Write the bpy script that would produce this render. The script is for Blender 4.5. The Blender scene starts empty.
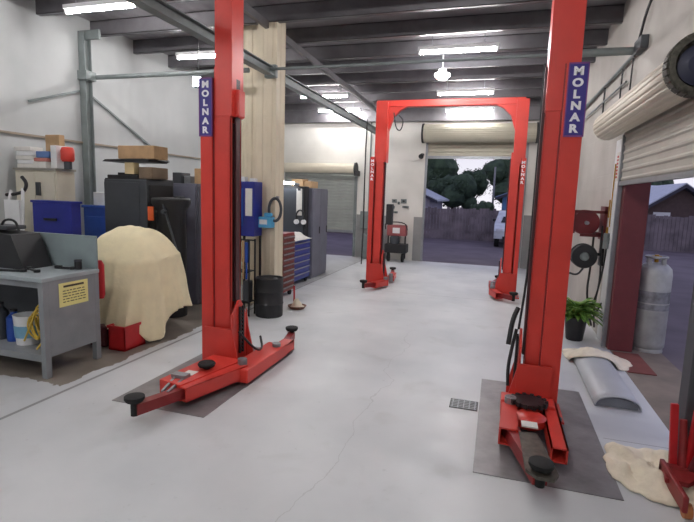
import bpy, bmesh, math, random
from mathutils import Vector, Matrix, noise
random.seed(7)
PI = math.pi
sc = bpy.context.scene
COL = sc.collection

# ---------------------------------------------------------------- materials
def lin(c):
    return tuple(((v/255)/12.92 if v/255 <= .04045 else ((v/255+.055)/1.055)**2.4) for v in c) + (1,)
MATS = {}
def mat(name, c, rough=.5, metal=0, var=.12, scale=6, bump=0, emit=0, c2=None, spec=.5):
    if name in MATS: return MATS[name]
    m = bpy.data.materials.new(name); m.use_nodes = True
    nt = m.node_tree; b = nt.nodes['Principled BSDF']
    b.inputs['Roughness'].default_value = rough; b.inputs['Metallic'].default_value = metal
    b.inputs['Specular IOR Level'].default_value = spec
    if emit:
        b.inputs['Base Color'].default_value = lin(c)
        b.inputs['Emission Color'].default_value = lin(c); b.inputs['Emission Strength'].default_value = emit
    else:
        tc = nt.nodes.new('ShaderNodeTexCoord'); n = nt.nodes.new('ShaderNodeTexNoise')
        n.inputs['Scale'].default_value = scale; n.inputs['Detail'].default_value = 6
        r = nt.nodes.new('ShaderNodeValToRGB'); a = lin(c)
        lo = lin(c2) if c2 else tuple(x*(1-var*1.6) for x in a[:3])+(1,)
        r.color_ramp.elements[0].position = .3; r.color_ramp.elements[1].position = .62
        r.color_ramp.elements[0].color = lo; r.color_ramp.elements[1].color = a
        nt.links.new(tc.outputs['Object'], n.inputs['Vector']); nt.links.new(n.outputs['Fac'], r.inputs['Fac'])
        nt.links.new(r.outputs['Color'], b.inputs['Base Color'])
        if bump:
            bp = nt.nodes.new('ShaderNodeBump'); bp.inputs['Strength'].default_value = bump; bp.inputs['Distance'].default_value = .02
            n2 = nt.nodes.new('ShaderNodeTexNoise'); n2.inputs['Scale'].default_value = scale*6
            nt.links.new(tc.outputs['Object'], n2.inputs['Vector'])
            nt.links.new(n2.outputs['Fac'], bp.inputs['Height']); nt.links.new(bp.outputs['Normal'], b.inputs['Normal'])
    MATS[name] = m; return m

RED   = mat('lift_red_paint', (212,62,52), .36, 0, .1, 3)
DRED  = mat('dark_red_paint', (138,36,38), .45)
BROWNRED = mat('oxide_red_steel', (104,40,44), .55)
BLK   = mat('black_steel', (34,35,38), .5)
RUB   = mat('black_rubber', (26,27,28), .8, 0, .2, 20)
GREYP = mat('bench_grey_paint', (138,142,146), .5, 0, .12, 4)
GREYD = mat('dark_grey_cabinet', (66,70,76), .5, 0, .1, 4)
SLATE = mat('slate_cabinet', (104,106,120), .5, 0, .1, 4)
STEEL = mat('galvanised_steel', (150,154,158), .4, .6, .1, 8)
GREENGREY = mat('grey_green_steel', (122,130,130), .5, .1, .12, 6)
CREAM = mat('cream_cupboard', (214,208,190), .5, 0, .06, 4)
BLUE  = mat('blue_paint', (34,44,140), .4, 0, .12, 5)
BLUE2 = mat('mid_blue_paint', (36,76,166), .4)
SKYB  = mat('light_blue_plastic', (90,180,226), .45)
WHITE = mat('white_plastic', (230,231,232), .5, 0, .05)
PAPER = mat('paper', (224,222,216), .8, 0, .06, 12)
CARD  = mat('cardboard', (182,150,112), .85, 0, .12, 10)
YEL   = mat('yellow_notice', (236,226,150), .6, 0, .04)
YELC  = mat('yellow_cable', (210,178,70), .5)
INK   = mat('dark_ink', (70,66,50), .7)
SIGNB = mat('sign_blue', (52,40,130), .45, 0, .05)
LETW  = mat('sign_letter_white', (240,240,244), .5, 0, .02)
CLOTH = mat('cream_dust_sheet', (240,228,190), .9, 0, .07, 5, .15)
RAG   = mat('cream_rag', (236,226,204), .95, 0, .1, 8, .3)
PLATE = mat('steel_floor_plate', (142,140,142), .42, .3, .22, 5, .1)
PILL  = mat('cream_cladding', (218,206,182), .55, 0, .06, 3)
TUBE  = mat('fluorescent_tube', (255,251,250), .5, emit=105)
LEDB  = mat('lamp_glow', (246,250,255), .5, emit=90)
GLOW2 = mat('work_lamp_glow', (240,246,255), .5, emit=20)
LEAF  = mat('leaf_green', (74,124,44), .5, 0, .3, 12, c2=(150,180,90))
TREE  = mat('tree_foliage', (70,90,66), .8, 0, .3, 2, c2=(38,54,42))
BARK  = mat('bark', (70,56,44), .9)
ORANGE= mat('orange_sticker', (222,100,50), .5)
CONC  = mat('concrete_brown', (136,124,112), .85, 0, .2, 3, .1)
ROLLC = mat('roller_cream', (214,206,188), .5, .1, .06, 3)
ROLLG = mat('roller_grey_beige', (178,174,164), .5, .2, .08, 3)
GASG  = mat('cylinder_grey', (176,178,176), .45, .3, .2, 6)
BRASS = mat('brass', (180,140,60), .35, .9)
GLASSD= mat('dark_glass', (30,36,44), .1)
VAN   = mat('car_paint_white', (214,222,228), .25)
BLKP  = mat('black_plastic_pot', (30,30,32), .5)
PANEL = mat('silver_grey_panel', (186,190,194), .45, .1, .06, 3)

# ---------------------------------------------------------------- helpers
ORG = {}
class MB:
    def __init__(s): s.b = bmesh.new()
    def box(s, x0,x1,y0,y1,z0,z1, bev=0, rot=None, piv=None, seg=2):
        g = bmesh.ops.create_cube(s.b, size=1); v = g['verts']
        bmesh.ops.scale(s.b, vec=(x1-x0,y1-y0,z1-z0), verts=v)
        if bev:
            es = list({e for q in v for e in q.link_edges})
            r = bmesh.ops.bevel(s.b, geom=es, offset=min(bev, .45*min(abs(x1-x0),abs(y1-y0),abs(z1-z0))), segments=seg, profile=.5, affect='EDGES')
            v = list({q for f in r['faces'] for q in f.verts} | {q for q in v if q.is_valid})
        bmesh.ops.translate(s.b, vec=((x0+x1)/2,(y0+y1)/2,(z0+z1)/2), verts=v)
        if rot: bmesh.ops.rotate(s.b, cent=piv or ((x0+x1)/2,(y0+y1)/2,(z0+z1)/2), matrix=rot, verts=v)
        return s
    def beam(s, p, q, w, h, bev=0, roll=0):
        p=Vector(p); q=Vector(q); d=q-p; L=d.length
        g = bmesh.ops.create_cube(s.b, size=1); v=g['verts']
        bmesh.ops.scale(s.b, vec=(w,L,h), verts=v)
        if bev:
            es = list({e for a in v for e in a.link_edges})
            r = bmesh.ops.bevel(s.b, geom=es, offset=bev, segments=2, profile=.5, affect='EDGES')
            v = list({a for f in r['faces'] for a in f.verts} | {a for a in v if a.is_valid})
        y=d.normalized(); up=Vector((0,0,1)) if abs(y.z)<.95 else Vector((0,1,0))
        x=y.cross(up).normalized(); z=x.cross(y)
        M=Matrix((x,y,z)).transposed() @ Matrix.Rotation(roll,3,'Y')
        bmesh.ops.rotate(s.b, cent=(0,0,0), matrix=M, verts=v)
        bmesh.ops.translate(s.b, vec=(p+q)/2, verts=v); return s
    def cyl(s, p, q, r, r2=None, seg=20, cap=True):
        p=Vector(p); q=Vector(q); d=q-p
        g=bmesh.ops.create_cone(s.b, cap_ends=cap, segments=seg, radius1=r, radius2=r if r2 is None else r2, depth=d.length)
        M=d.to_track_quat('Z','Y').to_matrix()
        bmesh.ops.rotate(s.b, cent=(0,0,0), matrix=M, verts=g['verts'])
        bmesh.ops.translate(s.b, vec=(p+q)/2, verts=g['verts']); return s
    def tube(s, pts, r, seg=8, closed=False, smooth=2):
        P=[Vector(p) for p in pts]
        for _ in range(smooth):
            N=[]; n=len(P)
            rng = range(n) if closed else range(n-1)
            if not closed: N.append(P[0])
            for i in rng:
                a=P[i]; b=P[(i+1)%n]; N += [a*.75+b*.25, a*.25+b*.75]
            if not closed: N.append(P[-1])
            P=N
        rings=[]; n=len(P); up=None
        for i,p in enumerate(P):
            if closed: t=(P[(i+1)%n]-P[i-1])
            else: t=P[min(i+1,n-1)]-P[max(i-1,0)]
            t.normalize()
            if up is None: up = t.orthogonal().normalized()
            up = (up - t*up.dot(t)).normalized(); w=t.cross(up)
            rings.append([s.b.verts.new(p+up*(math.cos(2*PI*k/seg)*r)+w*(math.sin(2*PI*k/seg)*r)) for k in range(seg)])
        m=len(rings)
        for i in range(m if closed else m-1):
            a=rings[i]; b=rings[(i+1)%m]
            for k in range(seg): s.b.faces.new((a[k],a[(k+1)%seg],b[(k+1)%seg],b[k]))
        if not closed:
            s.b.faces.new(rings[0][::-1]); s.b.faces.new(rings[-1])
        return s
    def lathe(s, prof, c, axis='Z', seg=32, ):
        rings=[]
        for r,h in prof:
            R=[]
            for k in range(seg):
                a=2*PI*k/seg; u=r*math.cos(a); w=r*math.sin(a)
                v = (u,w,h) if axis=='Z' else ((u,h,w) if axis=='Y' else (h,u,w))
                R.append(s.b.verts.new(Vector(v)+Vector(c)))
            rings.append(R)
        for a,b in zip(rings,rings[1:]):
            for k in range(seg): s.b.faces.new((a[k],a[(k+1)%seg],b[(k+1)%seg],b[k]))
        s.b.faces.new(rings[0][::-1]); s.b.faces.new(rings[-1]); return s
    def prism(s, pts, axis, a, b):
        def mk(u,w,t): return {'X':(t,u,w),'Y':(u,t,w),'Z':(u,w,t)}[axis]
        A=[s.b.verts.new(mk(u,w,a)) for u,w in pts]; B=[s.b.verts.new(mk(u,w,b)) for u,w in pts]
        s.b.faces.new(A[::-1]); s.b.faces.new(B); n=len(pts)
        for i in range(n): s.b.faces.new((A[i],A[(i+1)%n],B[(i+1)%n],B[i]))
        return s
    def grid(s, nu, nv, fn):
        V=[[s.b.verts.new(fn(i/nu,j/nv)) for j in range(nv+1)] for i in range(nu+1)]
        for i in range(nu):
            for j in range(nv): s.b.faces.new((V[i][j],V[i+1][j],V[i+1][j+1],V[i][j+1]))
        return s
    def build(s, name, m, parent=None, smooth=False, solid=0):
        bmesh.ops.recalc_face_normals(s.b, faces=s.b.faces[:])
        s.b.verts.ensure_lookup_table()
        if parent is None:
            xs=[v.co for v in s.b.verts]
            o0=Vector(((min(v.x for v in xs)+max(v.x for v in xs))/2,(min(v.y for v in xs)+max(v.y for v in xs))/2,min(v.z for v in xs)))
        else: o0=ORG[parent.name]
        for v in s.b.verts: v.co -= o0
        me=bpy.data.meshes.new(name); s.b.to_mesh(me); s.b.free()
        if smooth:
            for p in me.polygons: p.use_smooth=True
            me.set_sharp_from_angle(angle=math.radians(40))
        o=bpy.data.objects.new(name, me); me.materials.append(m); COL.objects.link(o)
        if parent is None: o.location=o0
        else: o.parent=parent
        ORG[o.name]=o0.copy()
        if solid:
            md=o.modifiers.new('Solidify','SOLIDIFY'); md.thickness=solid; md.offset=0
        return o
def tag(o, label, cat, group=None, kind=None):
    o['label']=label; o['category']=cat
    if group: o['group']=group
    if kind: o['kind']=kind
    return o
def thing(name, loc, label, cat, group=None):
    o=bpy.data.objects.new(name,None); COL.objects.link(o); o.location=loc; o.empty_display_size=.1
    ORG[o.name]=Vector(loc); return tag(o,label,cat,group)
def struct(o): o['kind']='structure'; return o
def B(x0,x1,y0,y1,z0,z1,bev=0): return MB().box(x0,x1,y0,y1,z0,z1,bev)
def RX(a): return Matrix.Rotation(a,3,'X')
def RY(a): return Matrix.Rotation(a,3,'Y')
def RZ(a): return Matrix.Rotation(a,3,'Z')
def copy_tree(src, loc, rotz=None, label=None, group=None):
    r=src.copy(); COL.objects.link(r); r.location=loc; ORG[r.name]=Vector(loc)
    if rotz is not None: r.rotation_euler=(0,0,rotz)
    if label: r['label']=label
    if group: r['group']=group
    for ch in list(src.children):
        c=ch.copy(); COL.objects.link(c); c.parent=r
        for g in list(ch.children):
            d=g.copy(); COL.objects.link(d); d.parent=c
    return r
def letter_stack(word, name, m, parent, x, yface, z0, z1, maxw):
    """upright letters one above the other on a face looking towards -Y"""
    out=bmesh.new(); n=len(word); cell=(z1-z0)/(n+.35)
    for k,chv in enumerate(word):
        cu=bpy.data.curves.new('letter','FONT'); cu.body=chv; cu.size=1; cu.extrude=.006; cu.offset=.05
        t=bpy.data.objects.new('letter_tmp',cu); COL.objects.link(t); bpy.context.view_layer.update()
        me=bpy.data.meshes.new_from_object(t.evaluated_get(bpy.context.evaluated_depsgraph_get()))
        bpy.data.objects.remove(t); bpy.data.curves.remove(cu)
        xs=[v.co.x for v in me.vertices]; ys=[v.co.y for v in me.vertices]
        h=cell*.76; sy=h/(max(ys)-min(ys)); sx=min(sy*1.15,maxw/(max(xs)-min(xs)))
        cz=z1-cell*(k+.5+.175); mx=(max(xs)+min(xs))/2; my=(max(ys)+min(ys))/2
        for v in me.vertices: v.co=Vector((x+(v.co.x-mx)*sx, yface-v.co.z*.2, cz+(v.co.y-my)*sy))-ORG[parent.name]
        out.from_mesh(me); bpy.data.meshes.remove(me)
    me=bpy.data.meshes.new(name); out.to_mesh(me); out.free(); me.materials.append(m)
    o=bpy.data.objects.new(name,me); COL.objects.link(o); o.parent=parent; ORG[o.name]=ORG[parent.name].copy(); return o

# ---------------------------------------------------------------- room constants
XL,XR,YF,YN = -6.52,1.42,13.8,-3.5
ZC=4.45

# floor material: painted concrete with worn brown strip and joints
def floor_material():
    m=bpy.data.materials.new('painted_concrete_floor'); m.use_nodes=True; nt=m.node_tree; N=nt.nodes; L=nt.links
    b=N['Principled BSDF']; tc=N.new('ShaderNodeTexCoord'); geo=N.new('ShaderNodeNewGeometry')
    sep=N.new('ShaderNodeSeparateXYZ'); L.new(geo.outputs['Position'],sep.inputs[0])
    def ns(scale,det=8,dist=0):
        n=N.new('ShaderNodeTexNoise'); n.inputs['Scale'].default_value=scale; n.inputs['Detail'].default_value=det; n.inputs['Distortion'].default_value=dist
        L.new(geo.outputs['Position'],n.inputs['Vector']); return n
    def ramp(src,p0,p1,c0,c1):
        r=N.new('ShaderNodeValToRGB'); r.color_ramp.elements[0].position=p0; r.color_ramp.elements[1].position=p1
        r.color_ramp.elements[0].color=c0; r.color_ramp.elements[1].color=c1; L.new(src,r.inputs['Fac']); return r
    def mix(f,a,b_):
        x=N.new('ShaderNodeMix'); x.data_type='RGBA'
        if isinstance(f,float): x.inputs[0].default_value=f
        else: L.new(f,x.inputs[0])
        for s_,i in ((a,6),(b_,7)):
            if isinstance(s_,tuple): x.inputs[i].default_value=s_
            else: L.new(s_,x.inputs[i])
        return x.outputs[2]
    def math_(op,a,b_=None):
        x=N.new('ShaderNodeMath'); x.operation=op
        for s_,i in ((a,0),(b_,1)):
            if s_ is None: continue
            if isinstance(s_,(int,float)): x.inputs[i].default_value=s_
            else: L.new(s_,x.inputs[i])
        return x.outputs[0]
    base=ramp(ns(.9,6).outputs['Fac'],.3,.7,lin((190,194,197)),lin((212,214,216))).outputs['Color']
    blot=ramp(ns(2.2,10,.5).outputs['Fac'],.58,.75,(0,0,0,1),(1,1,1,1)).outputs['Color']
    base=mix(math_('MULTIPLY',blot,.35),base,lin((166,168,164)))
    spots=ramp(ns(14,4).outputs['Fac'],.68,.76,(0,0,0,1),(1,1,1,1)).outputs['Color']
    base=mix(math_('MULTIPLY',spots,.25),base,lin((140,140,138)))
    # worn unpainted strip along the left bays
    nn=ns(5,6).outputs['Fac']; wob=math_('MULTIPLY',math_('SUBTRACT',nn,.5),.25)
    xs=math_('ADD',sep.outputs['X'],wob); ys=math_('ADD',sep.outputs['Y'],wob)
    mx=math_('LESS_THAN',xs,-3.68); my=math_('GREATER_THAN',ys,3.28); my2=math_('LESS_THAN',ys,7.2)
    msk=math_('MULTIPLY',math_('MULTIPLY',mx,my),my2)
    brown=ramp(ns(3,8).outputs['Fac'],.3,.7,lin((112,104,96)),lin((146,138,128))).outputs['Color']
    base=mix(msk,base,brown)
    m2=math_('MULTIPLY',math_('MULTIPLY',math_('LESS_THAN',xs,-3.58),math_('GREATER_THAN',ys,7.2)),.5)
    base=mix(m2,base,lin((150,150,148)))
    # joints
    def line(axis,pos,w,amp=0):
        d=math_('ABSOLUTE',math_('SUBTRACT',sep.outputs[axis],pos)); return math_('LESS_THAN',d,w)
    j=math_('MAXIMUM',line('X',-3.56,.018),line('Y',9.0,.006))
    j=math_('MAXIMUM',j,math_('MULTIPLY',line('Y',4.0,.004),math_('GREATER_THAN',sep.outputs['X'],.9)))
    base=mix(math_('MULTIPLY',j,.65),base,lin((86,84,82)))
    # thin wandering crack
    cr=math_('ADD',math_('MULTIPLY',ns(1.6,10).outputs['Fac'],.5),sep.outputs['X'])
    crm=math_('MULTIPLY',math_('LESS_THAN',math_('ABSOLUTE',math_('SUBTRACT',cr,-.72)),.004),math_('LESS_THAN',sep.outputs['Y'],6.5))
    base=mix(math_('MULTIPLY',crm,.22),base,lin((110,106,104)))
    L.new(base,b.inputs['Base Color'])
    rr=ramp(ns(3,6).outputs['Fac'],.3,.7,(.34,.34,.34,1),(.55,.55,.55,1)); L.new(rr.outputs['Color'],b.inputs['Roughness'])
    bp=N.new('ShaderNodeBump'); bp.inputs['Strength'].default_value=.08; bp.inputs['Distance'].default_value=.01
    L.new(ns(9,8).outputs['Fac'],bp.inputs['Height']); L.new(bp.outputs['Normal'],b.inputs['Normal'])
    return m
def stripe_mat(name, axis, period, c, depth=.5, rough=.5, metal=0, c_lo=None, brick=None):
    """ribbed or coursed surface: bump by a wave along one world axis"""
    m=bpy.data.materials.new(name); m.use_nodes=True; nt=m.node_tree; N=nt.nodes; L=nt.links; b=N['Principled BSDF']
    geo=N.new('ShaderNodeNewGeometry'); b.inputs['Roughness'].default_value=rough; b.inputs['Metallic'].default_value=metal
    n=N.new('ShaderNodeTexNoise'); n.inputs['Scale'].default_value=1.2; n.inputs['Detail'].default_value=8; L.new(geo.outputs['Position'],n.inputs['Vector'])
    r=N.new('ShaderNodeValToRGB'); r.color_ramp.elements[0].position=.3; r.color_ramp.elements[1].position=.7
    a=lin(c); r.color_ramp.elements[1].color=a; r.color_ramp.elements[0].color=lin(c_lo) if c_lo else tuple(x*.85 for x in a[:3])+(1,)
    L.new(n.outputs['Fac'],r.inputs['Fac']); L.new(r.outputs['Color'],b.inputs['Base Color'])
    bp=N.new('ShaderNodeBump'); bp.inputs['Strength'].default_value=depth; bp.inputs['Distance'].default_value=.02
    if brick:
        sp=N.new('ShaderNodeSeparateXYZ'); cb=N.new('ShaderNodeCombineXYZ'); L.new(geo.outputs['Position'],sp.inputs[0])
        L.new(sp.outputs[brick],cb.inputs[0]); L.new(sp.outputs['Z'],cb.inputs[1])
        br=N.new('ShaderNodeTexBrick'); br.inputs['Scale'].default_value=1; br.inputs['Brick Width'].default_value=.4; br.inputs['Row Height'].default_value=.2
        br.inputs['Mortar Size'].default_value=.008; L.new(cb.outputs[0],br.inputs['Vector'])
        iv=N.new('ShaderNodeMath'); iv.operation='SUBTRACT'; iv.inputs[0].default_value=1; L.new(br.outputs['Fac'],iv.inputs[1]); L.new(iv.outputs[0],bp.inputs['Height'])
    else:
        w=N.new('ShaderNodeTexWave'); w.bands_direction=axis; w.inputs['Scale'].default_value=.314/period; L.new(geo.outputs['Position'],w.inputs['Vector'])
        L.new(w.outputs['Fac'],bp.inputs['Height'])
    L.new(bp.outputs['Normal'],b.inputs['Normal']); MATS[name]=m; return m
WL=stripe_mat('wall_sheet_left','Y',.25,(190,193,193),.12,.55,c_lo=(176,180,180))
WR=stripe_mat('wall_block_right','Y',.25,(190,185,178),.3,.6,c_lo=(166,160,152),brick='Y')
WF=stripe_mat('wall_block_far','X',.25,(224,222,216),.3,.6,c_lo=(204,202,196),brick='X')
LOWG=mat('lower_wall_grey',(146,146,146),.6,0,.1,3)
ROOF=stripe_mat('roof_sheet','X',.19,(170,168,172),.35,.4,.35,c_lo=(132,126,130))
PURL=mat('purlin_steel',(112,110,114),.45,.35,.15,4)
ASPH=mat('asphalt',(112,102,108),.8,0,.2,1.2,.1)

# ---------------------------------------------------------------- shell
struct(B(XL-.2,XR+.02,YN,YF+.02,-.12,0).build('floor',floor_material()))
g=tag(B(-40,60,-20,90,-.3,-.02).build('ground',ASPH),'purple grey asphalt yard and street outside the doors','ground'); g['kind']='structure'
ceil=struct(B(XL-.2,XR+.3,YN,YF+.2,ZC,ZC+.04).build('ceiling',ROOF))
y=YN+.4; 
while y<YF:
    if y > 1.5:
        pm=MB().box(XL,XR,y-.006,y+.006,4.22,ZC).box(XL,XR,y-.006,y+.07,4.22,4.232).box(XL,XR,y-.006,y+.07,ZC-.012,ZC).box(XL,XR,y+.058,y+.07,4.22,4.24)
        pm.build('purlin',PURL,ceil)
    y+=.98
struct(B(XL-.2,XL,YN,YF,0,ZC).build('wall_left',WL))
# right wall with roller door opening Y 3.8..6.65, z up to 2.62
OY0,OY1,OZ=3.8,6.65,2.62
struct(MB().box(XR,XR+.28,YN,OY0,0,ZC).box(XR,XR+.28,OY1+.1,YF+.2,0,ZC).box(XR,XR+.28,OY0,OY1+.1,OZ,ZC).build('wall_right',WR))
# far wall: door 1 X -1.95..0.82 z<3.3 ; door 3 X -6.3..-4.0 z<2.6
struct(MB().box(XL,-6.3,YF,YF+.2,0,ZC).box(-6.3,-4.0,YF,YF+.2,2.6,ZC).box(-4.0,-2.0,YF,YF+.2,0,ZC).box(-2.0,.6,YF,YF+.2,3.4,ZC).box(.6,XR,YF,YF+.2,0,ZC).build('wall_far',WF))
struct(B(XL,XR,YN-.2,YN,0,ZC).build('wall_near',WL))
struct(MB().box(-3.96,-3.02,YF-.012,YF,0,1.25).box(-2.27,-2.03,YF-.012,YF,0,1.25).box(.66,XR,YF-.012,YF,0,1.42).build('trim_1',LOWG))   # grey painted dado
struct(MB().box(XL,XR,YF-.16,YF-.13,3.88,4.22).box(XL,XR,YF-.22,YF-.06,3.86,3.88).box(XL,XR,YF-.22,YF-.06,4.2,4.22).build('trim_2',PURL))  # far header beam
# threshold of the side door: brown concrete + red mat
struct(B(XR+.02,XR+.62,3.2,6.75,-.1,-.004).build('trim_3',CONC))
tag(B(1.46,1.74,5.75,6.5,-.004,.008,.003).build('door_mat',mat('rust_red_mat',(122,66,60),.9)),'rust red mat at the foot of the brown side door jamb','mat')

# ---------------------------------------------------------------- roller doors
def curtain_mesh(axis, a0,a1,pos,z0,z1,pitch=.085):
    m=MB(); n=max(2,int((z1-z0)/pitch)); pts=[]
    for i in range(n*6+1):
        z=z0+(z1-z0)*i/(n*6); pts.append((pos-.012*max(0,math.sin(i/6*2*PI)),z))
    pr=pts+[(pos+.008,z1),(pos+.008,z0)]
    m.prism(pr,'X' if axis=='X' else 'Y',a0,a1); return m
def barrel_mesh(axis,a0,a1,c,R,ribs=26):
    m=MB(); seg=ribs*6; rings=[]
    for t in (a0,a1):
        ring=[]
        for k in range(seg):
            an=2*PI*k/seg; r=R*(1-.035*(1 if (k%6) in (0,1) else 0))
            u,w=c[0]+r*math.cos(an),c[1]+r*math.sin(an)
            ring.append(m.b.verts.new((t,u,w) if axis=='X' else (u,t,w)))
        rings.append(ring)
    for k in range(seg): m.b.faces.new((rings[0][k],rings[0][(k+1)%seg],rings[1][(k+1)%seg],rings[1][k]))
    m.b.faces.new(rings[0][::-1]); m.b.faces.new(rings[1]); return m
def empty_struct(name,loc):
    o=bpy.data.objects.new(name,None); COL.objects.link(o); o.location=loc; ORG[o.name]=Vector(loc); o['kind']='structure'; return o
d1=empty_struct('door_1',(-.6,YF,3.1))
curtain_mesh('X',-1.98,.58,YF+.03,2.94,3.42).build('curtain',mat('far_roller_cream_shaded',(176,172,156),.5,.1,.06,3),d1)  # roller cream darkened: shade on the far door put into its colour
barrel_mesh('X',-2.05,.78,(YF-.3,3.52),.24).build('roller_barrel',MATS['far_roller_cream_shaded'],d1)
B(-1.98,.58,YF+.0,YF+.06,2.88,2.95).build('bottom_rail',STEEL,d1)
MB().box(-2.03,-1.97,YF-.03,YF+.03,0,3.3).box(.57,.65,YF-.03,YF+.03,0,3.3).build('guide_track',STEEL,d1)
MB().cyl((-2.1,YF-.3,3.52),(-2.05,YF-.3,3.52),.26).cyl((.78,YF-.3,3.52),(.83,YF-.3,3.52),.26).build('end_bracket',BLK,d1)
d2=empty_struct('door_2',(1.3,5.2,2.0))
curtain_mesh('Y',OY0,OY1+.08,XR-.02,2.07,2.8,.1).build('curtain',ROLLG,d2)
barrel_mesh('Y',4.1,6.98,(1.24,2.76),.17,20).build('roller_barrel',ROLLC,d2)
B(XR-.045,XR-.005,OY0,OY1+.08,2.02,2.07).build('bottom_rail',STEEL,d2)
m=MB(); m.lathe([(.17,4.1),(.2,4.1),(.205,4.06),(.2,3.98),(.165,3.97),(.165,4.04),(.1,4.05),(.0001,4.05)],(1.25,0,2.76),'Y',40); m.build('chain_wheel',mat('oily_wheel',(92,90,80),.6,.2,.4,30,.4),d2)
m=MB()
for k in range(28):
    a=2*PI*k/28; cx,cz=1.25+.2*math.cos(a),2.76+.2*math.sin(a); m.box(cx-.014,cx+.014,3.985,4.08,cz-.02,cz+.02,rot=RY(-a))
m.build('wheel_tooth',MATS['oily_wheel'],d2)
m=MB(); m.lathe([(.14,4.04),(.14,4.02),(.08,4.0),(.0001,4.0)],(1.25,0,2.76),'Y',32); m.build('hub',mat('navy_hub',(48,52,76),.5),d2)
B(XR-.05,XR,OY1+.04,OY1+.09,0,2.62).build('guide_track',STEEL,d2)
B(XR-.14,XR-.03,3.6,3.76,0,2.62,.01).build('guide_post',GREYD,d2)
d3=empty_struct('door_3',(-5.1,YF,.7))
curtain_mesh('X',-6.28,-4.02,YF+.03,.76,2.6).build('curtain',mat('roller_grey',(156,160,156),.5,.15,.08,3),d3)
barrel_mesh('X',-6.35,-4.0,(YF-.2,2.56),.14,22).build('roller_barrel',ROLLC,d3)
B(-6.28,-4.02,YF,YF+.06,.7,.77).build('bottom_rail',STEEL,d3)
MB().cyl((-4.0,YF-.2,2.56),(-3.95,YF-.2,2.56),.17).box(-4,-3.9,YF-.3,YF,2.35,2.5).build('end_bracket',BLK,d3)
MB().box(-4.05,-3.97,YF-.03,YF+.03,0,2.5).build('guide_track',GREENGREY,d3)
# side door jamb (brown steel) and white painted jamb strip
struct(B(XR+.0,XR+.27,OY1-.08,OY1+.1,0,2.62,.005).build('trim_4',BROWNRED))
struct(B(XR-.025,XR,OY1+.1,OY1+.5,0,2.6).build('trim_5',WHITE))
j=thing('wall_sticker',(XR-.03,OY1+.3,2.08),'small white sticker with red lettering on the white door jamb','sticker')
B(XR-.03,XR-.026,OY1+.22,OY1+.38,2.08,2.44).build('backing',PAPER,j)
m=MB()
for k in range(7): m.box(XR-.032,XR-.03,OY1+.26,OY1+.34,2.12+k*.042,2.145+k*.042)
m.build('lettering',mat('sticker_red',(200,40,40),.6),j)

# ---------------------------------------------------------------- steelwork
sm=MB(); X,Y=XL+.07,6.5
sm.box(X-.06,X+.06,Y-.07,Y-.06,0,4.22).box(X-.06,X+.06,Y+.06,Y+.07,0,4.22).box(X-.006,X+.006,Y-.06,Y+.06,0,4.22)
t=thing('steel_column',(X,Y,0),'grey green steel I-beam column standing against the left wall','column')
sm.build('i_section',GREENGREY,t); B(X-.1,X+.1,Y-.11,Y+.11,0,.02).build('base_plate',GREENGREY,t)
MB().box(X-.09,X+.11,Y-.1,Y+.1,3.48,3.62).box(X-.09,X+.3,Y-.02,Y+.02,4.1,4.24).build('bracket',GREENGREY,t)
tag(MB().cyl((XL+.14,6.61,3.55),(-3.6,6.61,3.55),.035).cyl((-3.3,6.61,3.55),(XR,6.61,3.56),.02).cyl((.7,6.61,3.56),(XR-.01,6.61,3.56),.045).build('tie_rod',GREENGREY,smooth=True),
    'long grey tie pipe crossing the workshop from left wall to right wall','pipe')
tag(MB().box(-3.31,-3.19,1.5,6.58,3.46,3.47).box(-3.31,-3.19,1.5,6.58,3.57,3.58).box(-3.256,-3.244,1.5,6.58,3.47,3.57).build('steel_beam',GREENGREY),
    'grey steel beam running from over the bench to the cream pillar','beam')
tag(MB().box(-3.3,-3.2,7.02,13.6,3.44,3.455).box(-3.3,-3.2,7.02,13.6,3.565,3.58).box(-3.256,-3.244,7.02,13.6,3.455,3.565).build('steel_beam',GREENGREY),
    'grey steel beam running from the cream pillar back to the far wall','beam')
tag(MB().beam((-3.36,5.4,4.2),(-3.36,13.6,4.12),.06,.1).build('roof_brace',PURL),'slim dark roof brace running back above the beam behind the pillar','brace')
tag(MB().beam((XL+.03,5.5,2.98),(XL+.03,6.4,3.3),.03,.03).build('wall_brace',GREENGREY),'thin diagonal brace on the left wall in front of the column','brace')
tag(MB().beam((XL+.03,6.62,3.28),(XL+.03,8.6,2.35),.02,.03).build('wall_brace',GREENGREY),'thin diagonal brace on the left wall behind the column','brace')
tag(B(XL,XL+.035,YN,13.7,2.49,2.52).build('wall_rail',mat('wall_rail_brown',(150,138,122),.6)),'narrow brownish rail running along the left wall','rail')
# cream ribbed pillar
def ribbed(x0,x1,y0,y1,z0,z1,p=.15,d=.009):
    pts=[]
    n=round((x1-x0)/p)
    for i in range(n):
        a=x0+(x1-x0)*i/n; w=(x1-x0)/n
        pts+=[(a,y0),(a+w*.5,y0),(a+w*.6,y0+d),(a+w*.9,y0+d)]
    pts.append((x1,y0)); n=round((y1-y0)/p)
    for i in range(n):
        a=y0+(y1-y0)*i/n; w=(y1-y0)/n
        pts+=[(x1,a+w*.01),(x1,a+w*.5),(x1-d,a+w*.6),(x1-d,a+w*.9)]
    pts+=[(x1,y1),(x0,y1)]
    return MB().prism(pts,'Z',z0,z1)
t=thing('cream_pillar',(-3.4,6.95,0),'cream ribbed sheet metal pillar behind the left red post','pillar')
ribbed(-3.5,-3.2,6.7,7.0,0,4.42).build('front_cladding',PILL,t)
ribbed(-3.98,-3.54,7.0,7.2,0,4.42).build('side_cladding',PILL,t)
B(-3.54,-3.5,6.98,7.18,0,4.42).build('joint_strip',GREYD,t)
B(-3.36,-3.18,6.62,6.7,3.44,3.62,.01).build('beam_bracket',GREENGREY,t)

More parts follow.
